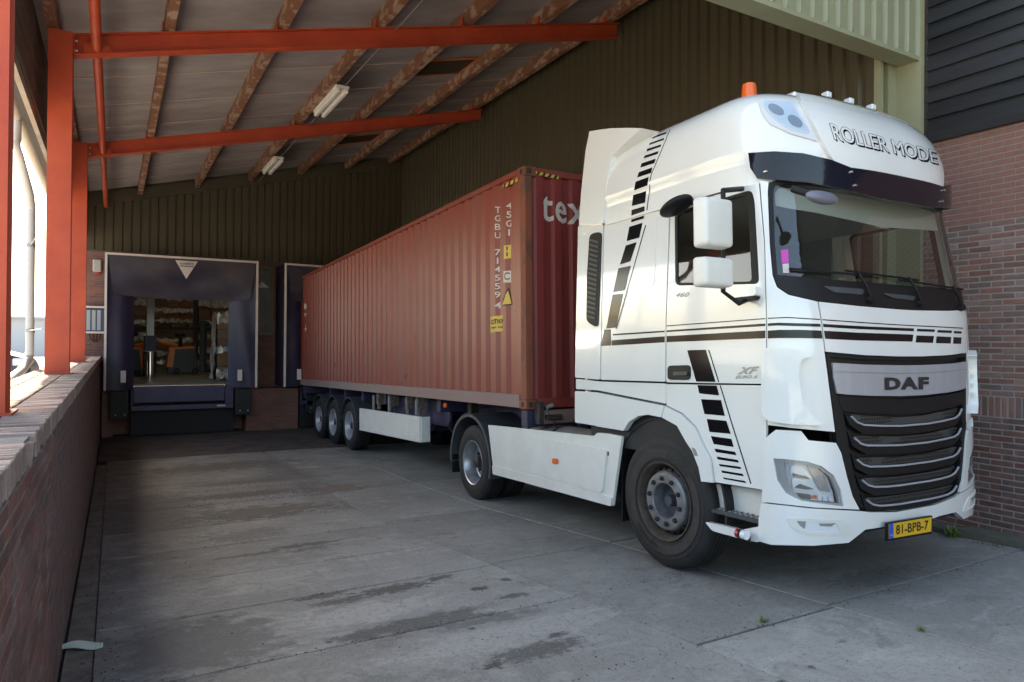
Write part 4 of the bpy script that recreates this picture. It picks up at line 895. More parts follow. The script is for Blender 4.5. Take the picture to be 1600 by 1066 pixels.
for i in range(4):
    x = 837+i*9; y = 267.6+i*1.9; patch('hazard_stripe', [(x, y), (x+8.8, y+1.8), (x+8.8, y+7), (x, y+5.2)], FRT, YEL, cont, 0, .003); patch('hazard_stripe', [(x+3.5, y+.7), (x+7.5, y+1.6), (x+4.5, y+6.1), (x+.5, y+5.3)], FRT, GAP, cont, .002, .002)
lettering('company_lettering', 'tex', [(850, 303), (917, 314), (917, 354), (850, 343)], CF, TXTW, cont, d=.003, bold=.012, cut=True)
# dents and rust scabs along the foot
m = M()
for k in range(26):
    a = random.uniform(2.5, 9.5); z = ZB+random.choice([.2, .24, .3, .5, .95])+random.uniform(0, .05); l_ = random.uniform(.02, .05); p = [CS.P(a+dx, z+dz, .0015) for dx, dz in ((0, 0), (l_*.5, -.01), (l_*.6, l_), (.1*l_, l_*1.4))]; m.add(p, [(0, 1, 2, 3)])
m.build('rust_scabs', mat('rust_scab', (.05, .022, .015), .9), cont, kind='stuff')

# ================================================================== WHEELS
def tyre(R_, W_, flip, n=72):                                 # profile along the axle, outer face at 0
    pr = [(.045, R_*.585), (.012, R_*.60), (.0, R_*.68), (-.006, R_*.78), (-.002, R_*.80), (-.002, R_*.86), (.004, R_*.87), (.012, R_*.93), (.03, R_*.978), (.042, R_*.99)]
    x = .05; ng = 5
    for k in range(ng):
        a = x+(W_-.1)*k/ng; b = x+(W_-.1)*(k+1)/ng; pr += [(a+.006, R_), (b-.006, R_), (b-.005, R_-.012), (b+.003, R_-.012)]
    pr = pr[:-2]+[(W_-.04, R_*.99), (W_-.012, R_*.93), (W_, R_*.80), (W_-.01, R_*.65), (W_-.045, R_*.585)]
    return pr
def wheel(name, par, u, s_, z, R_, W_, steer=False, twin=False, label=None):
    m = M(); m.lathe(tyre(R_, W_, 0), (u, s_, z), 'x', 72); t = m.build('tyre', RUB, par, 30)
    if twin: m = M(); m.lathe(tyre(R_, W_, 0), (u+W_+.05, s_, z), 'x', 60); m.build('tyre', RUB, par, 30)
    rr = R_*.60
    m = M()
    if steer:
        m.lathe([(.05, rr*.96), (.0, rr*1.0), (-.004, rr*.985), (.004, rr*.95), (.05, rr*.90), (.10, rr*.86), (.15, rr*.84), (.155, rr*.70), (.16, rr*.6)], (u, s_, z), 'x', 60); m.build('rim', RUSTR, par, 30)
        m = M(); m.lathe([(.155, rr*.80), (.10, rr*.80), (.045, rr*.77), (.012, rr*.74), (.0, rr*.70), (-.002, rr*.665), (-.002, rr*.46), (.006, rr*.44), (.05, rr*.43), (.12, rr*.41)], (u+.02, s_, z), 'x', 60); m.build('wheel_disc', RIMG, par, 30)
        m = M()
        for k in range(10):
            t_ = 2*math.pi*(k+.5)/10; c = (u+.035, s_+rr*.785*math.cos(t_), z+rr*.785*math.sin(t_))
        for k in range(10):
            t_ = 2*math.pi*(k+.3)/10; y_, z_ = s_+rr*.57*math.cos(t_), z+rr*.57*math.sin(t_)
            q = M(); q.tube([(u+.022, y_, z_), (u+.004, y_, z_)], .0215, 12); q.tube([(u+.004, y_, z_), (u-.008, y_, z_)], [.018, .011], 8); q.build('wheel_nut', NUT, par, 30)
        for k in range(20):
            t_ = 2*math.pi*(k+.5)/20; y_, z_ = s_+rr*.792*math.cos(t_), z+rr*.792*math.sin(t_)
            q = M(); q.box((u+.055, y_-.012, z_-.012), (u+.085, y_+.012, z_+.012)); q.build('vent_hole', GAP, par)
        m = M(); m.lathe([(.13, 0.), (.13, rr*.41)], (u+.0, s_, z), 'x', 40); m.build('hub_face', mat('hub_grey', (.09, .092, .11), .4, .4), par, 30)
        m = M(); m.lathe([(.06, 0.), (.06, rr*.13), (.13, rr*.15)], (u+.0, s_, z), 'x', 24); m.build('hub_cap', mat('hub_grey', (.1, .1, .1), .4), par, 30)
    else:
        m.lathe([(.05, rr*.96), (.0, rr*1.0), (-.004, rr*.985), (.004, rr*.94), (.03, rr*.90), (.06, rr*.86), (.12, rr*.82), (.165, rr*.80), (.175, rr*.74), (.172, rr*.5), (.165, rr*.3), (.12, rr*.28), (.115, .0)], (u, s_, z), 'x', 60); m.build('rim', SILV if not twin else mat('rim_silver', (.42, .43, .45), .35, .6, c2=(.20, .20, .21), sc=7, amt=.6), par, 30)
        for k in range(10):
            t_ = 2*math.pi*(k+.3)/10
            if twin: y_, z_ = s_+rr*.42*math.cos(t_), z+rr*.42*math.sin(t_); M().tube([(u+.17, y_, z_), (u+.135, y_, z_)], .018, 8).build('wheel_nut', NUT, par)
            y_, z_ = s_+rr*.63*math.cos(t_+.3), z+rr*.63*math.sin(t_+.3); 
            if twin: M().tube([(u+.175, y_, z_), (u+.1705, y_, z_)], .03, 10).build('vent_hole', GAP, par)
        m = M(); m.tube([(u+.12, s_, z), (u+.06, s_, z), (u+.045, s_, z)], [rr*.27, rr*.24, rr*.18], 24); m.build('hub', DARKM, par, 40)
def arcguard(name, par, u0, u1, s_, z, R_, a0, a1, m_, th=.012, lip=.03):
    m = M(); n = 24
    m.lathe([(u0, R_-lip), (u0, R_), (u1, R_), (u1, R_-th), (u0+.012, R_-th), (u0+.012, R_-lip), (u0, R_-lip)], (0, s_, z), 'x', n, R(a0), R(a1))
    return m.build(name, m_, par, 35)

# ================================================================== TRAILER
tr = empty('container_trailer', 'dark blue three axle container trailer with white side guard under the container', 'trailer', (1.2, 6, 0), lorry=True)
for u in (.68, 1.62): M().cbox((u, -.1, .98), (u+.13, 11.9, 1.268), .008).build('frame_rail', NAVY, tr)
for s_ in (.02, 3.0, 5.6, 7.0, 8.3, 9.6, 11.6): M().cbox((.02 if s_ < 1 or s_ > 11 else .2, s_, 1.06), (CW-.02 if s_ < 1 or s_ > 11 else 2.2, s_+.14, 1.266), .008).build('cross_member', NAVY, tr)
m = M(); m.cbox((.14, -.075, 1.10), (CW-.14, -.012, 1.262), .006); fbx = m.build('front_bolster', RAIL, tr)
m = M(); m.cbox((.10, -.12, 1.10), (.17, -.012, 1.36), .008); m.cbox((.2, -.14, 1.15), (.42, -.08, 1.21), .01); m.build('lock_housing', DARKM, fbx); m = M(); m.tube([(.22, -.1, 1.22), (.22, -.1, 1.30), (.30, -.1, 1.32)], .028, 10); m.build('lock_handle', STEEL, fbx)
m = M(); m.tube([(.46+.14*math.cos(t), -.11, 1.14+.13*math.sin(t)) for t in [math.pi+math.pi*k/10 for k in range(11)]], .009, 6); m.build('retaining_cable', DARKM, fbx)
m = M(); m.cbox((.85, 0, .93), (1.6, 2.2, 1.0), .01); m.build('coupling_plate', DARKM, tr)
for s_ in (3.75, 4.25, 5.15, 5.8): 
    m = M(); m.box((.12, s_, 1.05), (.30, s_+.10, 1.262)); m.tube([(.16, s_+.05, .96), (.16, s_+.05, 1.06)], [.05, .03], 8); m.build('twist_lock', mat('lock_rusty', (.10, .055, .035), .8, c2=(.2, .2, .2), sc=20, amt=.8), tr)
m = M(); m.box((.45, 3.2, .80), (.49, 5.9, 1.2)); m.build('side_beam', NAVY, tr)
m = M(); m.lathe([(0, 0), (0, .2), (.9, .2), (.9, 0)], (.75, 4.7, .80), 'x', 20); m.build('air_tank', NAVY, tr, 40)
# landing legs
for u in (.42, 1.85):
    m = M(); m.cbox((u, 2.36, .72), (u+.13, 2.49, 1.25), .01); lg = m.build('landing_leg', DARKM, tr); m = M(); m.cbox((u+.02, 2.38, .32), (u+.11, 2.47, .72), .008); m.build('leg_tube', STEEL, lg); m = M(); m.cbox((u-.08, 2.28, .24), (u+.2, 2.57, .32), .02); m.build('foot', DARKM, lg)
m = M(); m.tube([(.35, 2.42, .72), (.42, 2.42, .72)], .055, 14); m.build('leg_gearbox', STEEL, tr)
m = M(); m.tube([(.38, 2.95, 1.05), (.38, 3.1, .82), (.38, 2.9, .72), (.38, 2.5, .72)], .012, 6); m.build('crank', DARKM, tr)
m = M(); m.cbox((.03, 2.42, 1.17), (.06, 2.50, 1.235), .008); m.build('side_marker', ORL, tr)
# side guard: framed white panel on three posts
GF = Flat('u', .03); gq = [(563, 638), (657, 651.5), (657, 691.5), (563, 672)]
patch('guard_panel', gq, GF, WHITE2, tr, 0, .03)
patch('guard_edge', [(563, 638), (657, 651.5), (657, 657.5), (563, 643)], GF, WHITE2, tr, .018, .018); patch('guard_edge', [(563, 667), (657, 684.5), (657, 691.5), (563, 672)], GF, WHITE2, tr, .018, .018); patch('guard_edge', [(648.5, 656.4), (657, 657.7), (657, 684.3), (648.5, 682.7)], GF, WHITE2, tr, .018, .018); patch('guard_edge', [(563, 643.2), (566, 643.7), (566, 667.3), (563, 666.8)], GF, WHITE2, tr, .018, .018)
a0, z0 = GF.hit(657, 651.5); a1, z1 = GF.hit(657, 691.5); m = M(); m.cbox((.031, a0-.03, z1+.002), (.19, a0+.004, z0-.002), .01); m.build('guard_edge', WHITE2, tr)
for px in (577, 601, 643):
    a, z = GF.hit(px, 645); m = M(); m.cbox((.10, a-.028, z-.05), (.14, a+.028, 1.22), .006); m.build('guard_post', STEEL, tr)
for i in range(3):
    s_ = 7.6254+1.31*i; ax_ = empty if False else None
    for near in (1, 0):
        u = .08 if near else CW-.08-.37
        if near: wheel('w', tr, u, s_, .515-(.015*i), .515, .37)
        else: m = M(); m.lathe(tyre(.515, .37, 0), (u, s_, .50), 'x', 40); m.build('tyre', RUB, tr, 30)
        arcguard('mudguard', tr, u-.02, u+.40, s_, .53-(.015*i), .60, 20 if near else 20, 172, GRYM)
    M().tube([(.4, s_, .51), (2.0, s_, .51)], .07, 12).build('axle', DARKM, tr)
    M().box((.40, s_-.06, .98), (2.04, s_+.06, 1.10)).build('axle_bracket', NAVY, tr)
m = M(); m.cbox((.1, 11.3, .55), (2.34, 11.4, .68), .01); m.build('rear_bumper', DARKM, tr)

# ================================================================== TRACTOR UNIT
tk = empty('tractor_unit', 'white lorry cab with black stripes and orange beacon pulling the container', 'lorry', (1.27, -2, 0), lorry=True)
CAB = Plan([(.3, 1.25), (2.3, 1.265), (2.45, 1.262), (3.2, 1.20), (4, 1.18)], [(.3, -3.38), (2.2, -3.38), (3.2, -3.25)], [(.3, .41), (.7, .445), (1.9, .44), (2.3, .42), (3.2, .38)], 3.0)
ZR, ZRT = 3.19, 4.095
def rk_(z, q): t = min(1, max(0, (z-ZR)/(ZRT-ZR))); return max(1e-4, 1-t**q)**(1/q)
RW, RA = [], []
for k in range(41):
    z = ZR+(ZRT-ZR)*math.sin(math.pi/2*k/40); t = (z-ZR)/(ZRT-ZR)
    RW.append((z, 1.24*rk_(z, 4.5)+(0 if z > 3.42 else -.02))); RA.append((z, .888*rk_(z, 2.3)))
ROOF = Plan(RW, [(ZR, -2.86), (ZRT, -2.86)], RA, 3.0, ZRT)
VIS = Plan([(3, 1.235), (3.5, 1.235)], [(3, -3.0)]*2, [(3, .79), (3.5, .81)], 3.0)
MIR = lambda a: -math.pi*.7-a
def cpatch(name, left, surf, m_, par, d=0, th=.006, holes=(), label=None, smooth=35):   # left half outline in pixels, top centre to bottom centre; mirrored
    h = [surf.hit(*p) for p in openden(left)]; lp = [list(h)+[(MIR(a), z) for a, z in h[::-1]]]
    for q in holes: hh = [surf.hit(*p) for p in openden(q)]; lp.append(hh+[(MIR(a), z) for a, z in hh[::-1]])
    return sheet(lp, surf, d, th).build(name, m_, par, smooth, label=label)
def openden(px, step=12):
    o = []
    for (x0_, y0_), (x1_, y1_) in zip(px, px[1:]):
        n = max(1, int(math.hypot(x1_-x0_, y1_-y0_)/step)); o += [(x0_+(x1_-x0_)*k/n, y0_+(y1_-y0_)*k/n) for k in range(n)]
    return o+[px[-1]]
W_ = WHITE
# side panels (built on both sides)
patch('side_panel', [(944.5, 351.5), (1046, 325), (1044, 380), (1040, 500), (1039.3, 596.5), (939, 593.5), (941, 480)], CAB, W_, tk, 0, .02, r=2, both=True)
patch('locker_panel', [(986, 354), (1024, 342), (1027, 346), (1022.5, 443), (1018, 449), (978, 455), (981, 440)], CAB, W_, tk, .004, .006, r=6, both=True)
door = patch('door', [(1048, 325.5), (1185.5, 285.5), (1194, 380), (1196.8, 500), (1197.5, 600), (1041, 597.5), (1041.5, 500), (1046, 380)], CAB, W_, tk, 0, .03, holes=[smoothpoly([(1054, 332), (1174, 296.5), (1179, 312), (1186.5, 444), (1055, 446.5)], 9)], r=3)
wo = [(1054, 332), (1174, 296.5), (1179, 312), (1186.5, 444), (1055, 446.5)]; wi = [(1058, 336), (1164, 304.5), (1168, 316), (1174.5, 440), (1058.5, 442)]
patch('window_seal', smoothpoly(wo, 9), CAB, BLKM, door, -.002, .02, holes=[smoothpoly(wi, 7)])
patch('window', smoothpoly(wi, 7), CAB, SIDG, door, -.01, .004)
d2 = patch('door', [(1048, 325.5), (1185.5, 285.5), (1194, 380), (1196.8, 500), (1197.5, 600), (1041, 597.5), (1041.5, 500), (1046, 380)], CAB, W_, tk, 0, .03, holes=[smoothpoly(wo, 9)], r=3, mirror=True)
patch('window_seal', smoothpoly(wo, 9), CAB, BLKM, d2, -.002, .02, holes=[smoothpoly(wi, 7)], mirror=True)
patch('window', smoothpoly(wi, 7), CAB, SIDG, d2, -.01, .004, mirror=True)
patch('corner_deflector', [(904, 353), (943, 350), (940.5, 480), (938, 593.5), (899, 590)], CAB, W_, tk, .006, .03, r=3, both=True)
vt = patch('side_vent', smoothpoly([(923, 366), (942, 362), (939, 440), (936, 513), (918, 503), (919, 430)], 8), CAB, BLKM, tk, .016, .012, both=True)
for k in range(17):
    y = 378+k*7.4; x = 924.5-k*.33; patch('vent_slat', [(x, y-4), (x+13.5, y), (x+13.3, y+3), (x-.1, y-1)], CAB, GRYM, vt, .024, .008)
patch('sill_panel', [(899, 592), (938, 596.5), (1039.3, 599.5), (1039.3, 631), (933, 610), (899, 608)], CAB, W_, tk, -.008, .02, r=2, both=True)
patch('corner_deflector', [(899, 611), (932.3, 613), (932.3, 665.5), (899, 660)], CAB, W_, tk, .006, .03, r=2, both=True)
patch('wheel_arch', [(933.5, 613), (1040, 634), (1035.5, 652), (1015, 648), (1000, 650), (985, 659), (976, 673), (933.5, 666)], CAB, W_, tk, .018, .06, both=True)
patch('wheel_arch', [(1041.3, 634.5), (1066, 647), (1087, 668), (1102, 700), (1111, 716), (1116, 754), (1098, 752), (1094, 731), (1084, 705), (1074, 690), (1060, 665), (1036.5, 652.3)], CAB, W_, tk, .018, .06, both=True)
patch('lower_door_panel', [(1041, 600.5), (1197, 602.5), (1197, 640), (1195.5, 766), (1117.6, 753.5), (1112.5, 716), (1103.5, 700), (1088.5, 667), (1067.5, 646), (1041.3, 633)], CAB, W_, tk, 0, .03, r=2, both=True)
patch('arch_reflector', [(1084, 699), (1089, 701), (1093, 712), (1088, 712)], CAB, STEEL, tk, .024, .006)
patch('front_corner', [(1187.5, 282), (1201, 284), (1199.5, 300), (1202.5, 380), (1207, 430), (1214, 449), (1232, 461), (1277, 471.5), (1282, 500), (1288, 549.5), (1304.5, 675), (1240, 669), (1199.5, 664), (1198.5, 500), (1195.5, 380)], CAB, W_, tk, .001, .03, both=True)
cpatch('bonnet_panel', [(1405, 484), (1340, 478.5), (1279, 471.8), (1284, 500), (1290, 549.5), (1351, 555), (1405, 557)], CAB, W_, tk, .002, .03)
# windscreen
ws = cpatch('windscreen_frame', [(1215, 281), (1206, 284), (1202, 291), (1201, 303), (1204.5, 380), (1208.5, 430), (1216, 448), (1234, 459.5), (1277.6, 470.5), (1340, 477.5), (1405, 483)], CAB, BLKM, tk, -.004, .02, holes=[[(1222, 287), (1213, 289), (1209, 296), (1208.5, 306), (1211, 380), (1215, 429), (1290, 436), (1350, 441), (1405, 445)]])
cpatch('windscreen', [(1222, 287), (1213, 289), (1209, 296), (1208.5, 306), (1211, 380), (1215, 429), (1290, 436), (1350, 441), (1405, 445)], CAB, WSG, ws, -.012, .005)
patch('vignette', [(1220.5, 390), (1232, 389), (1233, 410), (1222, 411)], CAB, mat('pink_sticker', (.55, .06, .40), .5), ws, -.009, .001); patch('vignette', [(1223, 412), (1233, 411), (1234, 426), (1224, 426)], CAB, TXTW, ws, -.009, .001)
for (x0_, y0_, x1_, y1_, x2_, y2_) in ((1358, 468, 1336, 428, 1232, 421), (1436, 474, 1414, 435, 1318, 424), (1499, 481, 1483, 449, 1400, 438)):
    sf = CAB; P_ = lambda x, y, d: sf.P(*sf.hit(x, y), d)
    m = M(); m.tube([P_(x0_, y0_, .02), P_((x0_+x1_)/2, (y0_+y1_)/2, .035), P_(x1_, y1_, .03)], .012, 8); wp_ = m.build('wiper', BLKM, tk, 40)
    m = M(); m.tube([P_(x2_+(x1_+18-x2_)*k/6, y2_+(y1_+4-y2_)*k/6, .018) for k in range(7)], .009, 6); m.build('wiper_blade', BLKM, wp_, 40)
    c = P_(x0_, y0_, .0); m = M(); m.lathe([(-.04, 0), (-.04, .028), (.0, .034)], c, 'y', 14); m.build('wiper_pivot', BLKM, wp_, 40)
for (a, b, c_, d_) in ((1285, 447, 1350, 455), (1377, 458, 1430, 464)): patch('cowl_vent', smoothpoly([(a, b), (c_, b+5), (c_-2, d_+6), (a+18, d_+2)], 4), CAB, GRYM, ws, .004, .006)
# roof
m = M(); nz = 44; aa = []
a = -1.50+2.86
while a > 0: aa.append(a); a -= .12
k = 0
while k <= 56: aa.append(-math.pi*.7*k/56); k += 1
aa += [-math.pi*.7-x for x in aa[:12][::-1] if x > 0]
v = []
for j in range(nz):
    z = ZR+(ZRT-ZR)*math.sin(math.pi/2*j/(nz-.6))
    for x in aa: v.append(ROOF.pt(x, z))
na = len(aa); m.add(v, [(j*na+i, j*na+i+1, (j+1)*na+i+1, (j+1)*na+i) for j in range(nz-1) for i in range(na-1)])
m.f.append(tuple(range((nz-1)*na, nz*na)))
m.add([v[j*na] for j in range(nz)]+[v[j*na+na-1] for j in range(nz-1, -1, -1)], [tuple(range(2*nz))]); m.f.append(tuple(range(na))[::-1])
m.build('roof', W_, tk, 40)
ULAMP = (1.40, 1.72, 2.05)
FU, FS, FZ, FR = .05, -2.30, .588, .582
fin = [(921, 205.5), (935, 203), (955, 200.5), (985, 200), (1003, 200.5), (975, 225), (956, 244), (948, 280), (942.5, 349), (904.5, 352), (908, 300), (915, 235)]
FIN = Flat('u', .03); FN2 = Flat('u', .03)
h_ = [FIN.hit(*p) for p in densify(fin)]
sheet([h_], FIN, 0, .30).build('roof_fin', W_, tk, 35); sheet([h_], FIN, 0, .30, True).build('roof_fin', W_, tk, 35)
0 and 0; m = M(); q = [FIN.hit(*p) for p in ((921, 208), (925, 240), (960, 250), (975, 215), (985, 202))]

# dark visor under the roof nose
vs_ = cpatch('sun_visor', [(1330, 262), (1300, 250), (1255, 239.5), (1210, 236.5), (1169, 239), (1172, 262), (1183, 279), (1262, 284.5), (1300, 292), (1340, 301), (1375, 310)], VIS, mat('visor_smoke', (.006, .006, .014), .1, spec=.4), tk, .0, .02)
VP = lambda x, y, d: VIS.P(*VIS.hit(x, y), d)
for (x, y) in ((1196, 268), (1335, 290), (1329, 269)):
    for mi in (0, 1):
        p = VP(x, y, 0); p.x = 2*UC-p.x if mi else p.x; M().lathe([(-.02, 0), (-.018, .010), (.01, .013)], p, 'y', 10).build('screw', CHROME, vs_, 40)
# nose panel carrying the name
nose = cpatch('nose_panel', [(1243, 152), (1249, 164), (1264, 192), (1281, 224), (1293, 246), (1300, 257), (1318, 267), (1350, 276), (1385, 284)], ROOF, W_, tk, .035, .05)
NOSE = ROOF
q0 = [(1291.5, 198), (1454, 239.5), (1457.5, 259), (1299, 222)]
of = lambda q, dx, dy: [(x+dx, y+dy) for x, y in q]
for k_, (dx_, dy_) in enumerate(((2.7, 2.9), (2.0, 2.2), (1.3, 1.4), (-.9, 0), (.9, 0), (0, -.9), (0, .9), (.7, .7), (-.6, -.6), (.7, -.6), (-.6, .7))):
    lettering('name_outline' if k_ > 2 else 'name_shadow', 'ROLLER MODE', of(q0, dx_, dy_), NOSE, BLK, nose, d=.0366+k_*.00012)
for dx_ in (0, .35, -.35): lettering('name_lettering', 'ROLLER MODE', of(q0, dx_, 0), NOSE, WHITE, nose, d=.0386+dx_*.0004)
# roof lamps
for mi in (False, True):
    fo = [(1184.5, 159), (1190, 156.8), (1238, 159), (1243, 166), (1279, 222.5), (1236, 210.5), (1202.5, 195), (1191, 179)]; li = [(1192, 161), (1233, 163), (1264, 210), (1252, 209), (1231, 203), (1208, 187), (1196, 172)]
    fr = patch('roof_lamp', smoothpoly(fo, 5), ROOF, mat('lamp_frame', (.62, .63, .66), .3), tk, .012, .02, mirror=mi)
    patch('lamp_bowl', smoothpoly(li, 4), ROOF, mat('lamp_bowl', (.62, .72, .80), .2, .1), fr, .017, .006, mirror=mi)
    for (cx, cy, rx, ry) in ((1212, 174, 12, 8), (1241, 192, 11, 9)):
        patch('reflector', [(cx+rx*math.cos(t)+ry*.3*math.sin(t), cy+ry*math.sin(t)+rx*.3*math.cos(t)) for t in [2*math.pi*k/20 for k in range(20)]], ROOF, mat('reflector_grey', (.30, .34, .38), .12, .5), fr, .020, .004, mirror=mi)
    patch('lamp_cover', smoothpoly(li, 4), ROOF, LENSG, fr, .028, .002, mirror=mi)
# beacon
o_, d_ = ray_l(1170.5, 139); t = (.55-o_.x)/d_.x; p = o_+d_*t
be = M(); p.z -= .085; be.lathe([(-.03, .066), (.0, .068), (.02, .066), (.09, .062), (.13, .056), (.142, .04), (.144, 0)], p+Vector((0, 0, -.01)), 'z', 24); be.build('beacon', ORL, tk, 35)
M().tube([p+Vector((0, 0, -.15)), p+Vector((0, 0, -.02))], .085, 20).build('beacon_base', BLKM, tk)
for uu in ULAMP:
    p = Vector((uu, -3.02, 4.175))
    m = M(); m.cbox(p+Vector((-.13, -.06, -.07)), p+Vector((.05, .06, .02)), .015); b_ = m.build('marker_lamp_base', BLKM, tk); m = M(); m.cbox(p+Vector((-.028, -.045, .021)), p+Vector((.035, .03, .08)), .01); m.build('marker_lens', WLENS, b_)
o_, d_ = ray_l(1250, 150); t = (-2.98-o_.y)/d_.y; p = o_+d_*t; m = M(); m.cbox(p+Vector((-.12, -.04, -.1)), p+Vector((.42, .1, .015)), .02); m.build('roof_light_bar', W_, tk)
# grille
gr = cpatch('grille', [(1405, 557.5), (1351, 555.5), (1289, 550.5), (1297, 610), (1305, 675), (1306, 690), (1314, 708), (1323, 745), (1332, 776), (1343, 793), (1357, 799), (1397, 798.5)], CAB, mat('grille_black', (.012, .012, .013), .45), tk, -.05, .02)
cpatch('grille_surround', [(1405, 558.5), (1351, 556.5), (1290.5, 552), (1298, 610), (1306, 675), (1307.5, 690), (1315, 708), (1324, 745), (1333, 776), (1344, 791.5), (1357, 797.5), (1397, 797)], CAB, BLKM, gr, .0, .04, holes=[[(1405, 563), (1351, 562), (1297, 558), (1305, 611), (1316, 640), (1324, 680), (1330, 720), (1338, 755), (1348, 782), (1364, 793), (1397, 792.5)]])
sp = cpatch('badge_panel', [(1405, 571), (1350, 570), (1299.5, 567), (1301, 590), (1306.5, 614.5), (1322, 616.5), (1360, 618.5), (1405, 619)], CAB, SILV, gr, .012, .03)
cpatch('badge_crease', [(1405, 583), (1350, 582), (1301.5, 580), (1301.6, 581), (1350, 583.2), (1405, 584.2)], CAB, STEEL, sp, .0145, .002)
lettering('badge_lettering', 'DAF', [(1379, 590), (1448, 589), (1448, 608.5), (1379.5, 609.5)], CAB, mat('badge_grey', (.055, .055, .06), .3, .5), sp, d=.018, bold=.055)
MESH = bpy.data.materials.new('grille_mesh'); MESH.use_nodes = True; n = MESH.node_tree.nodes; l = MESH.node_tree.links; b = n['Principled BSDF']; vo = n.new('ShaderNodeTexVoronoi'); vo.feature = 'DISTANCE_TO_EDGE'; vo.inputs['Scale'].default_value = 36; vo.inputs['Randomness'].default_value = .15
ge = n.new('ShaderNodeNewGeometry'); l.new(ge.outputs['Position'], vo.inputs[0]); r_ = n.new('ShaderNodeMapRange'); r_.inputs[1].default_value = .1; r_.inputs[2].default_value = .16; r_.inputs[3].default_value = .055; r_.inputs[4].default_value = .004; l.new(vo.outputs[0], r_.inputs[0]); l.new(r_.outputs[0], b.inputs['Base Color']); b.inputs['Roughness'].default_value = .5
bars = [[(1328, 651), (1336, 659.5), (1347, 664), (1375, 665.5), (1405, 665.5)], [(1333, 684.5), (1342, 693), (1352, 696), (1378, 696), (1405, 695.5)], [(1337, 718.5), (1346, 726), (1356, 729), (1380, 728.5), (1405, 727)], [(1345, 750.5), (1354, 758), (1364, 760.5), (1384, 760), (1405, 758)], [(1352, 781.5), (1361, 788), (1372, 790), (1388, 789), (1405, 787)]]
tops = [(1318, 646), (1322, 675), (1328, 708), (1335, 741), (1343, 772)]
for bi, br_ in enumerate(bars):
    h = [CAB.hit(*p) for p in openden(br_, 6)]; full = h+[(MIR(a), z) for a, z in h[::-1]]
    lv = None; l0 = br_[0]
    lo = [(tops[bi][0]-2, tops[bi][1]-2)]+[(x-4, y+3) for x, y in br_[:2]]+[(x, y+11) for x, y in br_[1:]]
    band = [(br_[-1][0], br_[-1][1]+3), (br_[2][0], br_[2][1]+3), (br_[1][0], br_[1][1]+3), (br_[0][0]-1, br_[0][1]+2), (tops[bi][0], tops[bi][1]), (br_[0][0]-2, br_[0][1]+13), (br_[2][0], br_[2][1]+14), (br_[-1][0], br_[-1][1]+13)]
    if bi == 4: band = [(x, min(y, 796)) for x, y in band]
    lv = cpatch('louvre', band, CAB, BLKM, gr, .012, .05)
    mz = [(br_[-1][0], br_[-1][1]-13), (br_[0][0]+4, br_[0][1]-3)]+br_
    cpatch('mesh_insert', mz, CAB, MESH, gr, -.012, .005)
    m = M(); m.tube([CAB.P(a, z, .016) for a, z in full], .0085, 8); m.build('trim_strip', SILV, lv, 50)
cpatch('upper_lip', [(1405, 624), (1330, 621), (1308, 619), (1316, 642), (1340, 645), (1405, 648)], CAB, BLKM, gr, .004, .04)
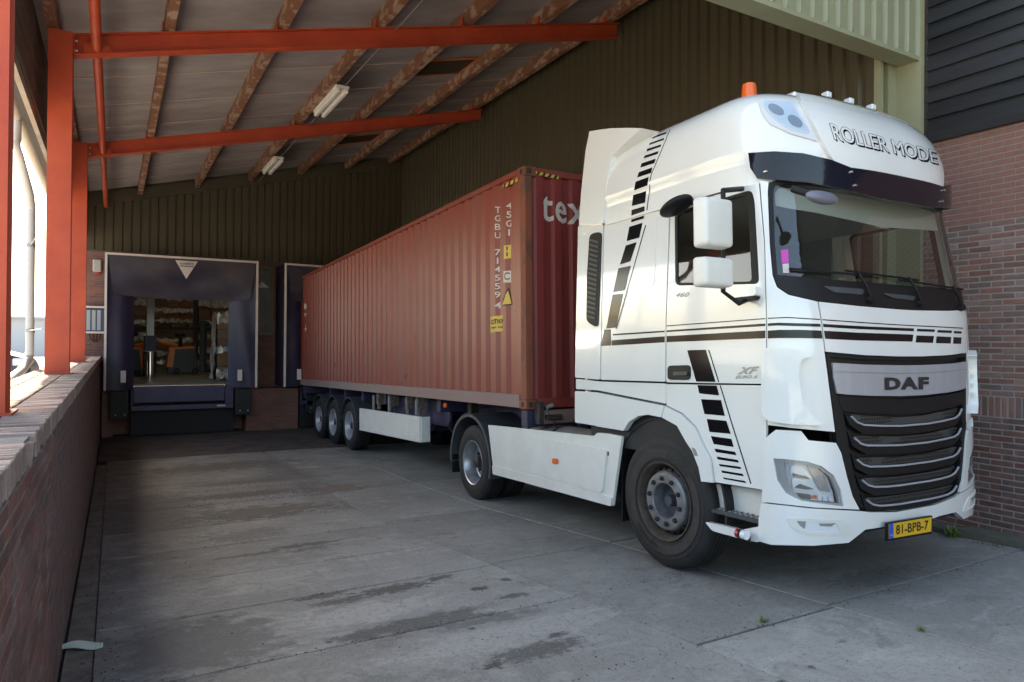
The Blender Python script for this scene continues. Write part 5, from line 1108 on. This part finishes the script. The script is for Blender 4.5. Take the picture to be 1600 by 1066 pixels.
# bumper
bu = cpatch('bumper', [(1397, 800), (1357, 800), (1343, 798.5), (1270, 794.5), (1191, 786), (1187, 810), (1186.5, 845), (1207, 851), (1270, 852), (1324, 847.5), (1350, 827), (1386, 821.5), (1397, 821)], CAB, W_, tk, .012, .05)
lq = [(1195, 687), (1213, 671.5), (1251, 673.5), (1262, 688), (1304.5, 692), (1312.5, 708), (1321.5, 745), (1330, 775), (1341, 796), (1270, 792.5), (1192, 783.8)]
hl = [(1208.7, 716), (1226, 717), (1260, 721), (1282, 728), (1301, 742.6), (1312, 765), (1317, 791), (1279, 786.5), (1252, 782.5), (1228, 770), (1215, 750.6)]
hi_ = [(1225, 722), (1260, 726), (1282, 732), (1299, 747), (1308, 770), (1311, 786.5), (1269, 783.5), (1252, 780), (1239, 766.6), (1229.5, 746)]
for mi in (False, True):
    lp = patch('headlight_panel', lq, CAB, W_, tk, .012, .05, holes=[hl], mirror=mi)
    hb = patch('headlight', hl, CAB, mat('headlight_bezel', (.33, .34, .36), .35, .5), tk, -.004, .02, holes=[hi_], mirror=mi)
    patch('lamp_back', hi_, CAB, mat('lamp_back', (.72, .75, .78), .3, .1), hb, -.045, .01, mirror=mi)
    for q, mm, dd in (([(1236, 729), (1256, 731), (1275, 750), (1262, 748), (1236, 743)], LAMPB, -.03), ([(1238, 748), (1262, 751), (1282, 768), (1262, 769), (1240, 764)], LAMPB, -.03), ([(1252, 757), (1276, 765), (1262, 766.5), (1242, 763)], mat('dark_lens', (.1, .1, .11), .2), -.026), ([(1239, 740), (1262, 745), (1270, 750), (1240, 746)], mat('dark_lens', (.1, .1, .11), .2), -.026), ([(1264, 728), (1280, 733), (1294, 748), (1302, 770), (1286, 768)], mat('lamp_grey', (.34, .36, .37), .25, .5), -.03), ([(1272, 775), (1279, 775), (1279.5, 781), (1273, 780.5)], ORL, -.024), ([(1281, 775), (1287, 776), (1287, 783), (1281, 782)], WLENS, -.024), ([(1289, 776), (1296, 777), (1296.5, 784), (1289.5, 783)], WLENS, -.024), ([(1298, 777), (1305, 778), (1305.5, 785), (1298.5, 784)], WLENS, -.024), ([(1246, 771), (1270, 774), (1271, 782), (1252, 779)], mat('dark_lens', (.1, .1, .11), .2), -.03)):
        patch('reflector', smoothpoly(q, 2), CAB, mm, hb, dd, .006, mirror=mi)
    patch('lens', hi_, CAB, LENSG, hb, .004, .003, mirror=mi)
    fb_ = patch('fog_lamp', smoothpoly([(1228, 808), (1266, 809.6), (1314, 812), (1328, 824), (1331, 835), (1263, 835), (1240, 827)], 7), CAB, WHITE2, bu, .018, .006, mirror=mi, holes=[smoothpoly([(1243, 813), (1304, 816), (1310.5, 831), (1263, 830), (1250, 822)], 3)])
    patch('fog_reflector', smoothpoly([(1243, 813), (1304, 816), (1310.5, 831), (1263, 830), (1250, 822)], 3), CAB, LAMPB, fb_, .0145, .002, mirror=mi)
    patch('fog_shade', [(1243, 813), (1258, 813.6), (1256, 827), (1250, 822)], CAB, mat('lamp_grey', (.3, .3, .3), .3), fb_, .017, .002, mirror=mi); patch('fog_shade', [(1277, 817), (1303, 817), (1296, 822), (1280, 821)], CAB, mat('lamp_grey', (.3, .3, .3), .3), fb_, .017, .002, mirror=mi)
    patch('air_duct', smoothpoly([(1195.5, 552), (1203, 543), (1238, 546), (1266, 556.5), (1249, 561), (1245, 572), (1245, 592), (1250, 628), (1262, 648), (1281, 664), (1240, 663), (1204, 657), (1196, 645)], 5), CAB, W_, tk, .055, .06, mirror=mi, smooth=50)
    for k in range(4): patch('duct_vane', [(1247, 575+k*17), (1262, 576+k*17), (1263, 579+k*17), (1248, 578+k*17)], CAB, WHITE2, tk, .03, .03, mirror=mi) if mi else None
# number plate
PL = Flat('s', -3.875)
np_ = patch('number_plate_holder', [(1386.5, 817.5), (1457, 806), (1456, 834), (1386.5, 846)], PL, BLKM, tk, 0, .02); patch('number_plate', [(1388.5, 819), (1455, 808), (1454.3, 830.5), (1388.5, 842)], PL, mat('plate_yellow', (.72, .42, .02), .4), np_, .004, .003); patch('country_band', [(1388.5, 819), (1395, 818), (1395, 841), (1388.5, 842)], PL, mat('plate_blue', (.02, .08, .5), .4), np_, .006, .002)
lettering('plate_lettering', '81-BPB-7', [(1399, 820.5), (1449.5, 812.5), (1449, 827), (1399, 835.5)], PL, GAP, np_, d=.007, bold=.012); lettering('plate_lettering', 'NL', [(1389.8, 834), (1394, 833.2), (1394, 837), (1389.8, 837.8)], PL, TXTW, np_, d=.008)
m = M(); m.cbox((.45, -3.70, .50), (2.09, -3.64, .62), .02); m.build('lower_grille', GAP, tk)
# step
m = M(); a, z = CAB.hit(1150, 770); hz = [Flat('u', .22).hit(*p) for p in ((1100, 768), (1196, 768), (1196, 806), (1100, 800))]
patch('step_well', [(1101, 768), (1117, 756), (1196.5, 766), (1193, 810), (1160, 806), (1102, 802)], Flat('u', .15), WHITE2, tk, 0, .03)
m = M(); m.cbox((.03, -3.42, .60), (.239, -2.90, .63), .006); st = m.build('step', GRYM, tk)
for i in range(4):
    for j in range(8): M().box((.06+i*.045, -3.36+j*.055, .631), (.075+i*.045, -3.325+j*.055, .637)).build('step_cleat', STEEL, st)
patch('step_edge', [(1101.5, 815), (1158, 828), (1189, 822), (1187, 848), (1160, 842.5), (1113, 829.5)], CAB, W_, tk, .004, .04, r=5, both=True)

o_, d_ = ray_l(1160, 835); t = (-.06-o_.x)/d_.x; p = o_+d_*t
m = M(); m.tube([p+Vector((.10, .02, -.05)), p+Vector((0, 0, 0))], .028, 12); ml = m.build('marker_stalk', BLKM, tk, 40); M().tube([p+Vector((0, -.045, .0)), p+Vector((0, -.0, .0))], .034, 14).build('white_lens', WLENS, ml, 40); M().tube([p+Vector((0, .001, 0)), p+Vector((0, .02, 0))], .038, 14).build('lens_ring', BLKM, ml, 40); M().tube([p+Vector((0, .021, 0)), p+Vector((0, .05, 0))], .034, 14).build('red_lens', REDL, ml, 40)
# stripes: flat black decals laid on the panels
def st_(q, surf=CAB, d=.0025, m_=BLK, par=tk): return patch('stripe', q, surf, m_, par, d, .0012)
st_([(1042, 508.6), (1196, 497.3), (1196, 498.8), (1042, 510.2)]); st_([(1042, 516.4), (1196, 505.6), (1196, 509.6), (1042, 519)]); st_([(1042, 525.4), (1196, 516.6), (1196, 528.6), (1042, 534.8)])
st_([(958, 522), (1038.7, 516.8), (1038.7, 519.2), (958, 524.4)]); st_([(956, 531.8), (1038.7, 525.6), (1038.7, 535), (956, 540)]); st_([(944.5, 515), (954.7, 515), (954.7, 540), (939, 540.5)])
st_([(1200, 496.8), (1230, 495.4), (1281, 498.6), (1281, 500.2), (1230, 496.9), (1200, 498.3)], d=.0035); st_([(1200, 505.6), (1216, 504.4), (1281, 506.2), (1282, 510.8), (1216, 508.8), (1200, 509.6)], d=.0035); st_([(1200, 516.8), (1217, 515.6), (1250, 515.6), (1283, 516.8), (1285, 529.2), (1250, 528.4), (1217, 528.4), (1200, 529)], d=.0035)
st_([(1284.5, 499), (1340, 503), (1400, 507), (1460, 510), (1504, 512.3), (1504, 513.8), (1460, 511.5), (1400, 508.4), (1340, 504.6), (1284.8, 500.6)], d=.0045)
st_([(1285.5, 506.4), (1340, 509.6), (1427.5, 513.5), (1426.8, 517.8), (1340, 514.4), (1286, 511.2)], d=.0045); st_([(1287, 517), (1340, 520), (1426.5, 523), (1424.8, 534), (1340, 532.2), (1289, 529.6)], d=.0045)
for q in ([(1431.5, 524.3), (1458.5, 525.3), (1457, 536), (1430, 535.3)], [(1463, 525.7), (1485.5, 526.7), (1484.5, 537), (1461.6, 536.4)], [(1489.5, 527), (1501.5, 527.6), (1501, 537.6), (1488.6, 537.2)], [(1432.8, 513.9), (1460, 515), (1459.4, 518.9), (1432, 517.9)], [(1464.4, 515.8), (1486.5, 516.8), (1486, 520.6), (1463.8, 519.8)], [(1490.3, 517.5), (1502, 518), (1501.6, 521.6), (1489.8, 521)]): st_(q, d=.0045)
f1 = lambda L: [(880+x/6.27, 190+y/6.27) for x, y in L]
for q in ([(877, 153), (1015, 103), (1011, 119), (871, 170)], [(851, 213), (990, 163), (985, 180), (845, 232)], [(825, 270), (962, 226), (955, 247), (818, 295)], [(800, 337), (935, 290), (926, 318), (790, 363)], [(770, 410), (908, 365), (895, 408), (758, 452)], [(743, 497), (875, 450), (862, 505), (726, 550)], [(712, 590), (840, 543), (825, 625), (695, 675)], [(688, 715), (815, 682), (803, 795), (675, 828)], [(672, 868), (798, 830), (797, 878), (669, 922)], [(1045, 88), (1049, 89), (864, 528), (858, 528)], [(858, 530), (864, 530), (826, 868), (819, 870)]): st_(f1(q), ROOF, .003)
st_([(987.5, 343.5), (1007, 337.2), (1006.5, 341.5), (986.8, 347.5)], CAB, .007); st_([(984, 354.7), (1004.7, 348.5), (999.6, 371.6), (980, 377)], CAB, .0065); st_([(978.5, 384), (995.6, 378.6), (985.7, 408.5), (969.5, 413.6)], CAB, .0065); st_([(967, 419.6), (986.6, 415.4), (976, 453.5), (958.7, 456.6)], CAB, .0065); st_([(957.5, 460.5), (974, 459), (962.6, 512), (947.5, 513.6)], CAB, .003)
st_([(1009, 352), (1010.3, 352), (964, 514), (962.8, 514)], CAB, .0065)
for q in ([(1074, 547.5), (1102.8, 546.6), (1118.3, 597), (1088, 596.3)], [(1090, 601.8), (1120, 602.6), (1123.8, 618), (1093, 615)], [(1095.6, 623.8), (1126.8, 625.3), (1132.8, 650), (1101, 647)], [(1104.6, 654.7), (1135, 657.7), (1141.8, 677.8), (1108.8, 675)], [(1111, 681.4), (1143, 686), (1146.6, 698.5), (1115.4, 694)], [(1116.6, 701), (1148.4, 706), (1151, 711.4), (1119, 706.6)], [(1120, 713.5), (1152.6, 718.6), (1155, 723), (1122, 718)], [(1123.5, 725), (1156.5, 729.4), (1158.6, 733.3), (1125, 728.5)], [(1127, 735), (1160.4, 740.5), (1162.5, 744.4), (1128.6, 738.7)], [(1130, 746), (1164, 751.6), (1166.4, 755), (1131.6, 748.6)], [(1106.6, 546.6), (1108.4, 546.6), (1124, 597), (1122.5, 597)], [(1124.8, 602.5), (1126.4, 602.5), (1144.6, 662), (1174.4, 756), (1172.8, 756.4), (1143, 662)]): st_(q)
lettering('door_badge', '460', [(1056, 457.5), (1078, 456.5), (1077.5, 464), (1055.5, 465)], CAB, STEEL, tk, d=.004, bold=.02, shear=.4); lettering('door_badge', 'XF', [(1153, 574), (1187, 573), (1184, 584.5), (1151.5, 585)], CAB, STEEL, tk, d=.006, bold=.03, shear=.4); lettering('door_badge', 'EURO 6', [(1150, 587), (1184, 586), (1183, 591), (1149.5, 592)], CAB, STEEL, tk, d=.005, bold=.03, shear=.3)
dh = patch('door_handle', smoothpoly([(1044.5, 571.5), (1079.5, 570.5), (1079.5, 593.5), (1044.5, 593.5)], 6), CAB, BLKM, tk, .012, .014); patch('handle_grip', smoothpoly([(1055, 581), (1077, 580.5), (1077, 586.5), (1055, 586.5)], 2), CAB, GRYM, dh, .028, .016)
# mirrors
def fr_(px, py, s_): o_, d_ = ray_l(px, py); return o_+d_*((s_-o_.y)/d_.y)
def mirror(px0, py0, px1, py1, s_, nm, m_, dep=.13, bev=.035):
    a = fr_(px0, py0, s_); b = fr_(px1, py1, s_); bm = bmesh.new(); bmesh.ops.create_cube(bm, size=1)
    for v_ in bm.verts: v_.co = Vector(((a.x+b.x)/2+v_.co.x*(b.x-a.x)*(.93 if v_.co.y < 0 else 1), s_+dep/2+v_.co.y*dep, (a.z+b.z)/2+v_.co.z*abs(b.z-a.z)*(.93 if v_.co.y < 0 else 1)))
    bmesh.ops.bevel(bm, geom=bm.edges[:], offset=bev, segments=4, affect='EDGES', profile=.6); m = M(); m.bm(bm); return m.build(nm, m_, tk, 60)
m1 = mirror(1101, 303, 1149, 389, -3.50, 'mirror_housing', WHITE2); mirror(1101, 398, 1150, 450, -3.50, 'mirror_housing', WHITE2)
for m_src in (m1,):
    pass
a = fr_(1138, 306, -3.44); b = fr_(1138, 455, -3.44); c = fr_(1158, 474, -3.40); 
m = M(); m.tube([a+Vector((.0, .05, .06)), a+Vector((0, .05, 0)), b+Vector((0, .05, 0)), c+Vector((0, .02, 0)), CAB.P(*CAB.hit(1170, 468), .01)], .018, 10); arm = m.build('mirror_arm', BLKM, tk, 50)
m = M(); m.tube([a+Vector((0, .05, .05)), CAB.P(*CAB.hit(1160, 295), .0)], .02, 8); m.build('arm_bracket', BLKM, arm, 50)
patch('arm_cover', smoothpoly([(1152, 450), (1189, 448.5), (1189, 463), (1158, 466)], 4), CAB, W_, arm, .07, .07, smooth=50); patch('arm_cover', smoothpoly([(1156, 466), (1189, 463), (1186, 469), (1166, 472)], 3), CAB, BLKM, arm, .06, .06, smooth=50)
def blob(c, r, nm, m_, par, ang=0):
    bm = bmesh.new(); bmesh.ops.create_uvsphere(bm, u_segments=24, v_segments=14, radius=1); rt_ = Matrix.Rotation(ang, 3, 'X')
    for v_ in bm.verts: v_.co = Vector(c)+rt_ @ Vector((v_.co.x*r[0], v_.co.y*r[1], v_.co.z*r[2]))
    m = M(); m.bm(bm); return m.build(nm, m_, par, 60)
p = CAB.P(*CAB.hit(1076, 327), .14); blob(p, (.12, .17, .05), 'kerb_mirror', BLKM, tk, -.35); M().tube([p, CAB.P(*CAB.hit(1098, 312), 0)], .025, 8).build('kerb_mirror_arm', BLKM, tk, 50)
o_, d_ = ray_l(1284, 309); t = (-3.95-o_.y)/d_.y; p = o_+d_*t; fm = blob(p, (.155, .06, .045), 'front_mirror', mat('mirror_bluegrey', (.16, .17, .22), .3), tk, .5); M().tube([p, p+Vector((-.05, .2, .10))], .025, 8).build('front_mirror_arm', BLKM, tk, 50)
for mi in (1,):                                               # far side mirrors
    for hz_ in ((2.68, 3.2), (2.36, 2.62)): m = M(); m.cbox((2.62, -3.50, hz_[0]), (2.86, -3.36, hz_[1]), .03); m.build('mirror_housing', WHITE2, tk, 60) if False else None
# cab inside and rear wall
M().cbox((.06, -1.16, 1.24), (2.48, -1.10, 3.2), .01).build('rear_wall', W_, tk)
M().box((.10, -1.22, 1.2), (2.44, -1.165, 3.15)).build('rear_trim', INTR, tk)
m = M(); m.box((.07, -3.25, 1.0), (2.47, -1.2, 1.7)); m.build('cab_floor', GAP, tk); m = M(); m.box((.25, -3.58, 1.72), (2.29, -3.1, 2.30)); m.box((.1, -3.2, 1.1), (.13, -1.2, 2.36)); m.box((2.41, -3.2, 1.1), (2.44, -1.2, 2.36)); m.build('dashboard', INTR, tk)
m = M(); m.box((.10, -3.2, 3.13), (2.44, -1.2, 3.16)); m.build('headliner', INTL, tk); cpatch('sun_blind', [(1222, 288), (1214, 296), (1216, 316), (1290, 328), (1350, 341), (1405, 354)], CAB, INTL, tk, -.07, .008)
m = M(); m.box((.1, -1.95, 2.36), (.12, -1.2, 3.14)); m.box((2.42, -2.3, 2.36), (2.44, -1.2, 3.14)); m.box((.2, -1.9, 1.9), (2.34, -1.25, 2.28)); m.build('bunk', INTR, tk)
for u in (.35, 1.62):
    m = M(); m.cbox((u, -2.75, 1.75), (u+.52, -2.25, 1.95), .05); m.cbox((u+.02, -2.32, 1.9), (u+.5, -2.16, 2.62), .05); m.cbox((u+.13, -2.30, 2.64), (u+.39, -2.2, 2.82), .04); m.build('seat', SEAT, tk)
m = M(); m.lathe([(0, .21), (.02, .225), (.04, .21), (.02, .195), (0, .21)], (1.88, -3.02, 2.34), 'y', 28); m.build('steering_wheel', BLKM, tk, 40)
m = M(); m.cbox((1.45, -3.5, 2.305), (1.60, -3.45, 2.43), .008); m.build('dash_phone', BLKM, tk)
# frame, tank, skirt
for u in (.80, 1.60): M().cbox((u, -3.3, .72), (u+.09, 2.2, .98), .006).build('frame_rail', DARKM, tk)
m = M(); n = 28; m.lathe([(0, 0), (0, .30), (.012, .315), (1.95, .315), (1.962, .30), (1.962, 0)], (.44, -1.42, .76), 'y', 40); tnk = m.build('fuel_tank', mat('tank_alloy', (.30, .29, .27), .5, .3, c2=(.2, .19, .17), sc=4, amt=.7), tk, 35)
for s_ in (-1.0, -.2, .35): m = M(); m.lathe([(0, .318), (.0, .324), (.05, .324), (.05, .318)], (.44, s_, .76), 'y', 40); m.build('tank_strap', DARKM, tnk, 40)
m = M(); m.lathe([(0, 0), (0, .06), (.05, .06), (.05, 0)], (.40, .1, 1.07), 'z', 16); m.build('tank_cap', BLKM, tnk)
m = M(); m.lathe([(0, 0), (.0, .35), (.06, .43), (.09, .40), (.09, 0)], (1.25, .95, 1.08), 'z', 30); m.build('fifth_wheel', DARKM, tk, 40)
m = M()
for k in range(5): m.tube([(.9+k*.12, -1.1, 1.5), (.9+k*.12, -.9, 1.2), (.95+k*.1, -.4, 1.12+.05*math.sin(k)), (1.0+k*.08, -.02, 1.3)], .012, 6)
m.build('air_hose', BLKM, tk)
SK = Flat('u', .02)
sk = patch('side_skirt', [(762.6, 664.2), (858, 674), (928, 681.6), (932.6, 676.5), (948, 677.5), (971.5, 682), (956.5, 790.8), (771.6, 740.7)], SK, WHITE2, tk, 0, .03, r=1.5)
patch('skirt_panel', smoothpoly([(797.5, 728), (806, 700), (820, 683), (838, 683.5), (947, 702), (950, 704), (943, 771)], 7), SK, WHITE2, sk, .020, .022)
patch('skirt_foot', smoothpoly([(770.5, 727), (957.5, 777.5), (956.5, 791), (832, 757), (822, 754), (771.6, 741)], 2), SK, WHITE2, sk, .018, .02)
patch('side_marker', smoothpoly([(867, 716), (875, 717), (875, 725), (867, 724)], 2), SK, ORL, sk, .036, .016); patch('skirt_hole', [(948.5, 706), (951.5, 706), (951.5, 712), (948.5, 712)], SK, GAP, sk, .003, .003)
m = M(); m.cbox((.10, -1.66, .28), (.62, -1.63, 1.15), .004); m.build('mud_flap', BLKM, tk); arcguard('arch_liner', tk, .06, .80, FS, FZ, .74, -5, 185, GAP, .015, .02); m = M(); m.box((.75, -3.4, .5), (.79, -1.6, 1.4)); m.build('arch_liner', GAP, tk)
wheel('w', tk, FU, FS, FZ, FR, .31, steer=True)
m = M(); m.lathe([(-.0005, FR*.655), (-.0075, FR*.72), (-.0078, FR*.79)], (FU, FS, FZ), 'x', 64); m.build('sidewall', mat('dusty_sidewall', (.05, .042, .037), .9, c2=(.03, .027, .025), sc=9, amt=.7), tk, 40)
for (t0, st_a) in ((60, 0), (238, 0)):
    v, f = textdata('apollo', .05); x0_ = min(p_.x for p_ in v); wd = max(p_.x for p_ in v)-x0_; m = M(); vv = []
    for p_ in v:
        xx = (p_.x-x0_)/wd; rr_ = FR*(.695+p_.y*.135); th_ = R(t0+22-xx*44); vv.append((FU-.011, FS+rr_*math.cos(th_)*-1*-1, FZ+rr_*math.sin(th_)))
    # mirrored so that it reads from outside
    vv = [(a_, 2*FS-b_, c_) for a_, b_, c_ in [(q_[0], 2*FS-(2*FS-q_[1]), q_[2]) for q_ in vv]]
    m.add(vv, f); m.build('tyre_lettering', RUBB, tk)
m = M(); m.lathe(tyre(FR, .31, 0), (2.20, FS, FZ), 'x', 40); m.build('tyre', RUB, tk, 30)
wheel('w', tk, .08, 1.62, .455, .51, .29, twin=True); m = M(); m.lathe(tyre(.51, .6, 0), (1.86, 1.62, .46), 'x', 40); m.build('tyre', RUB, tk, 30)
M().tube([(.5, 1.62, .5), (2.1, 1.62, .5)], .11, 14).build('axle', DARKM, tk); M().tube([(.4, FS, .5), (2.3, FS, .5)], .06, 10).build('axle', DARKM, tk)
for u in (.03, 1.83):
    arcguard('mudguard', tk, u, u+.68, 1.62, .49, .64, -8, 196, GRYM, .015, .045)
m = M(); m.box((.06, 2.24, .24), (.66, 2.255, .50)); m.build('mud_flap', BLKM, tk)
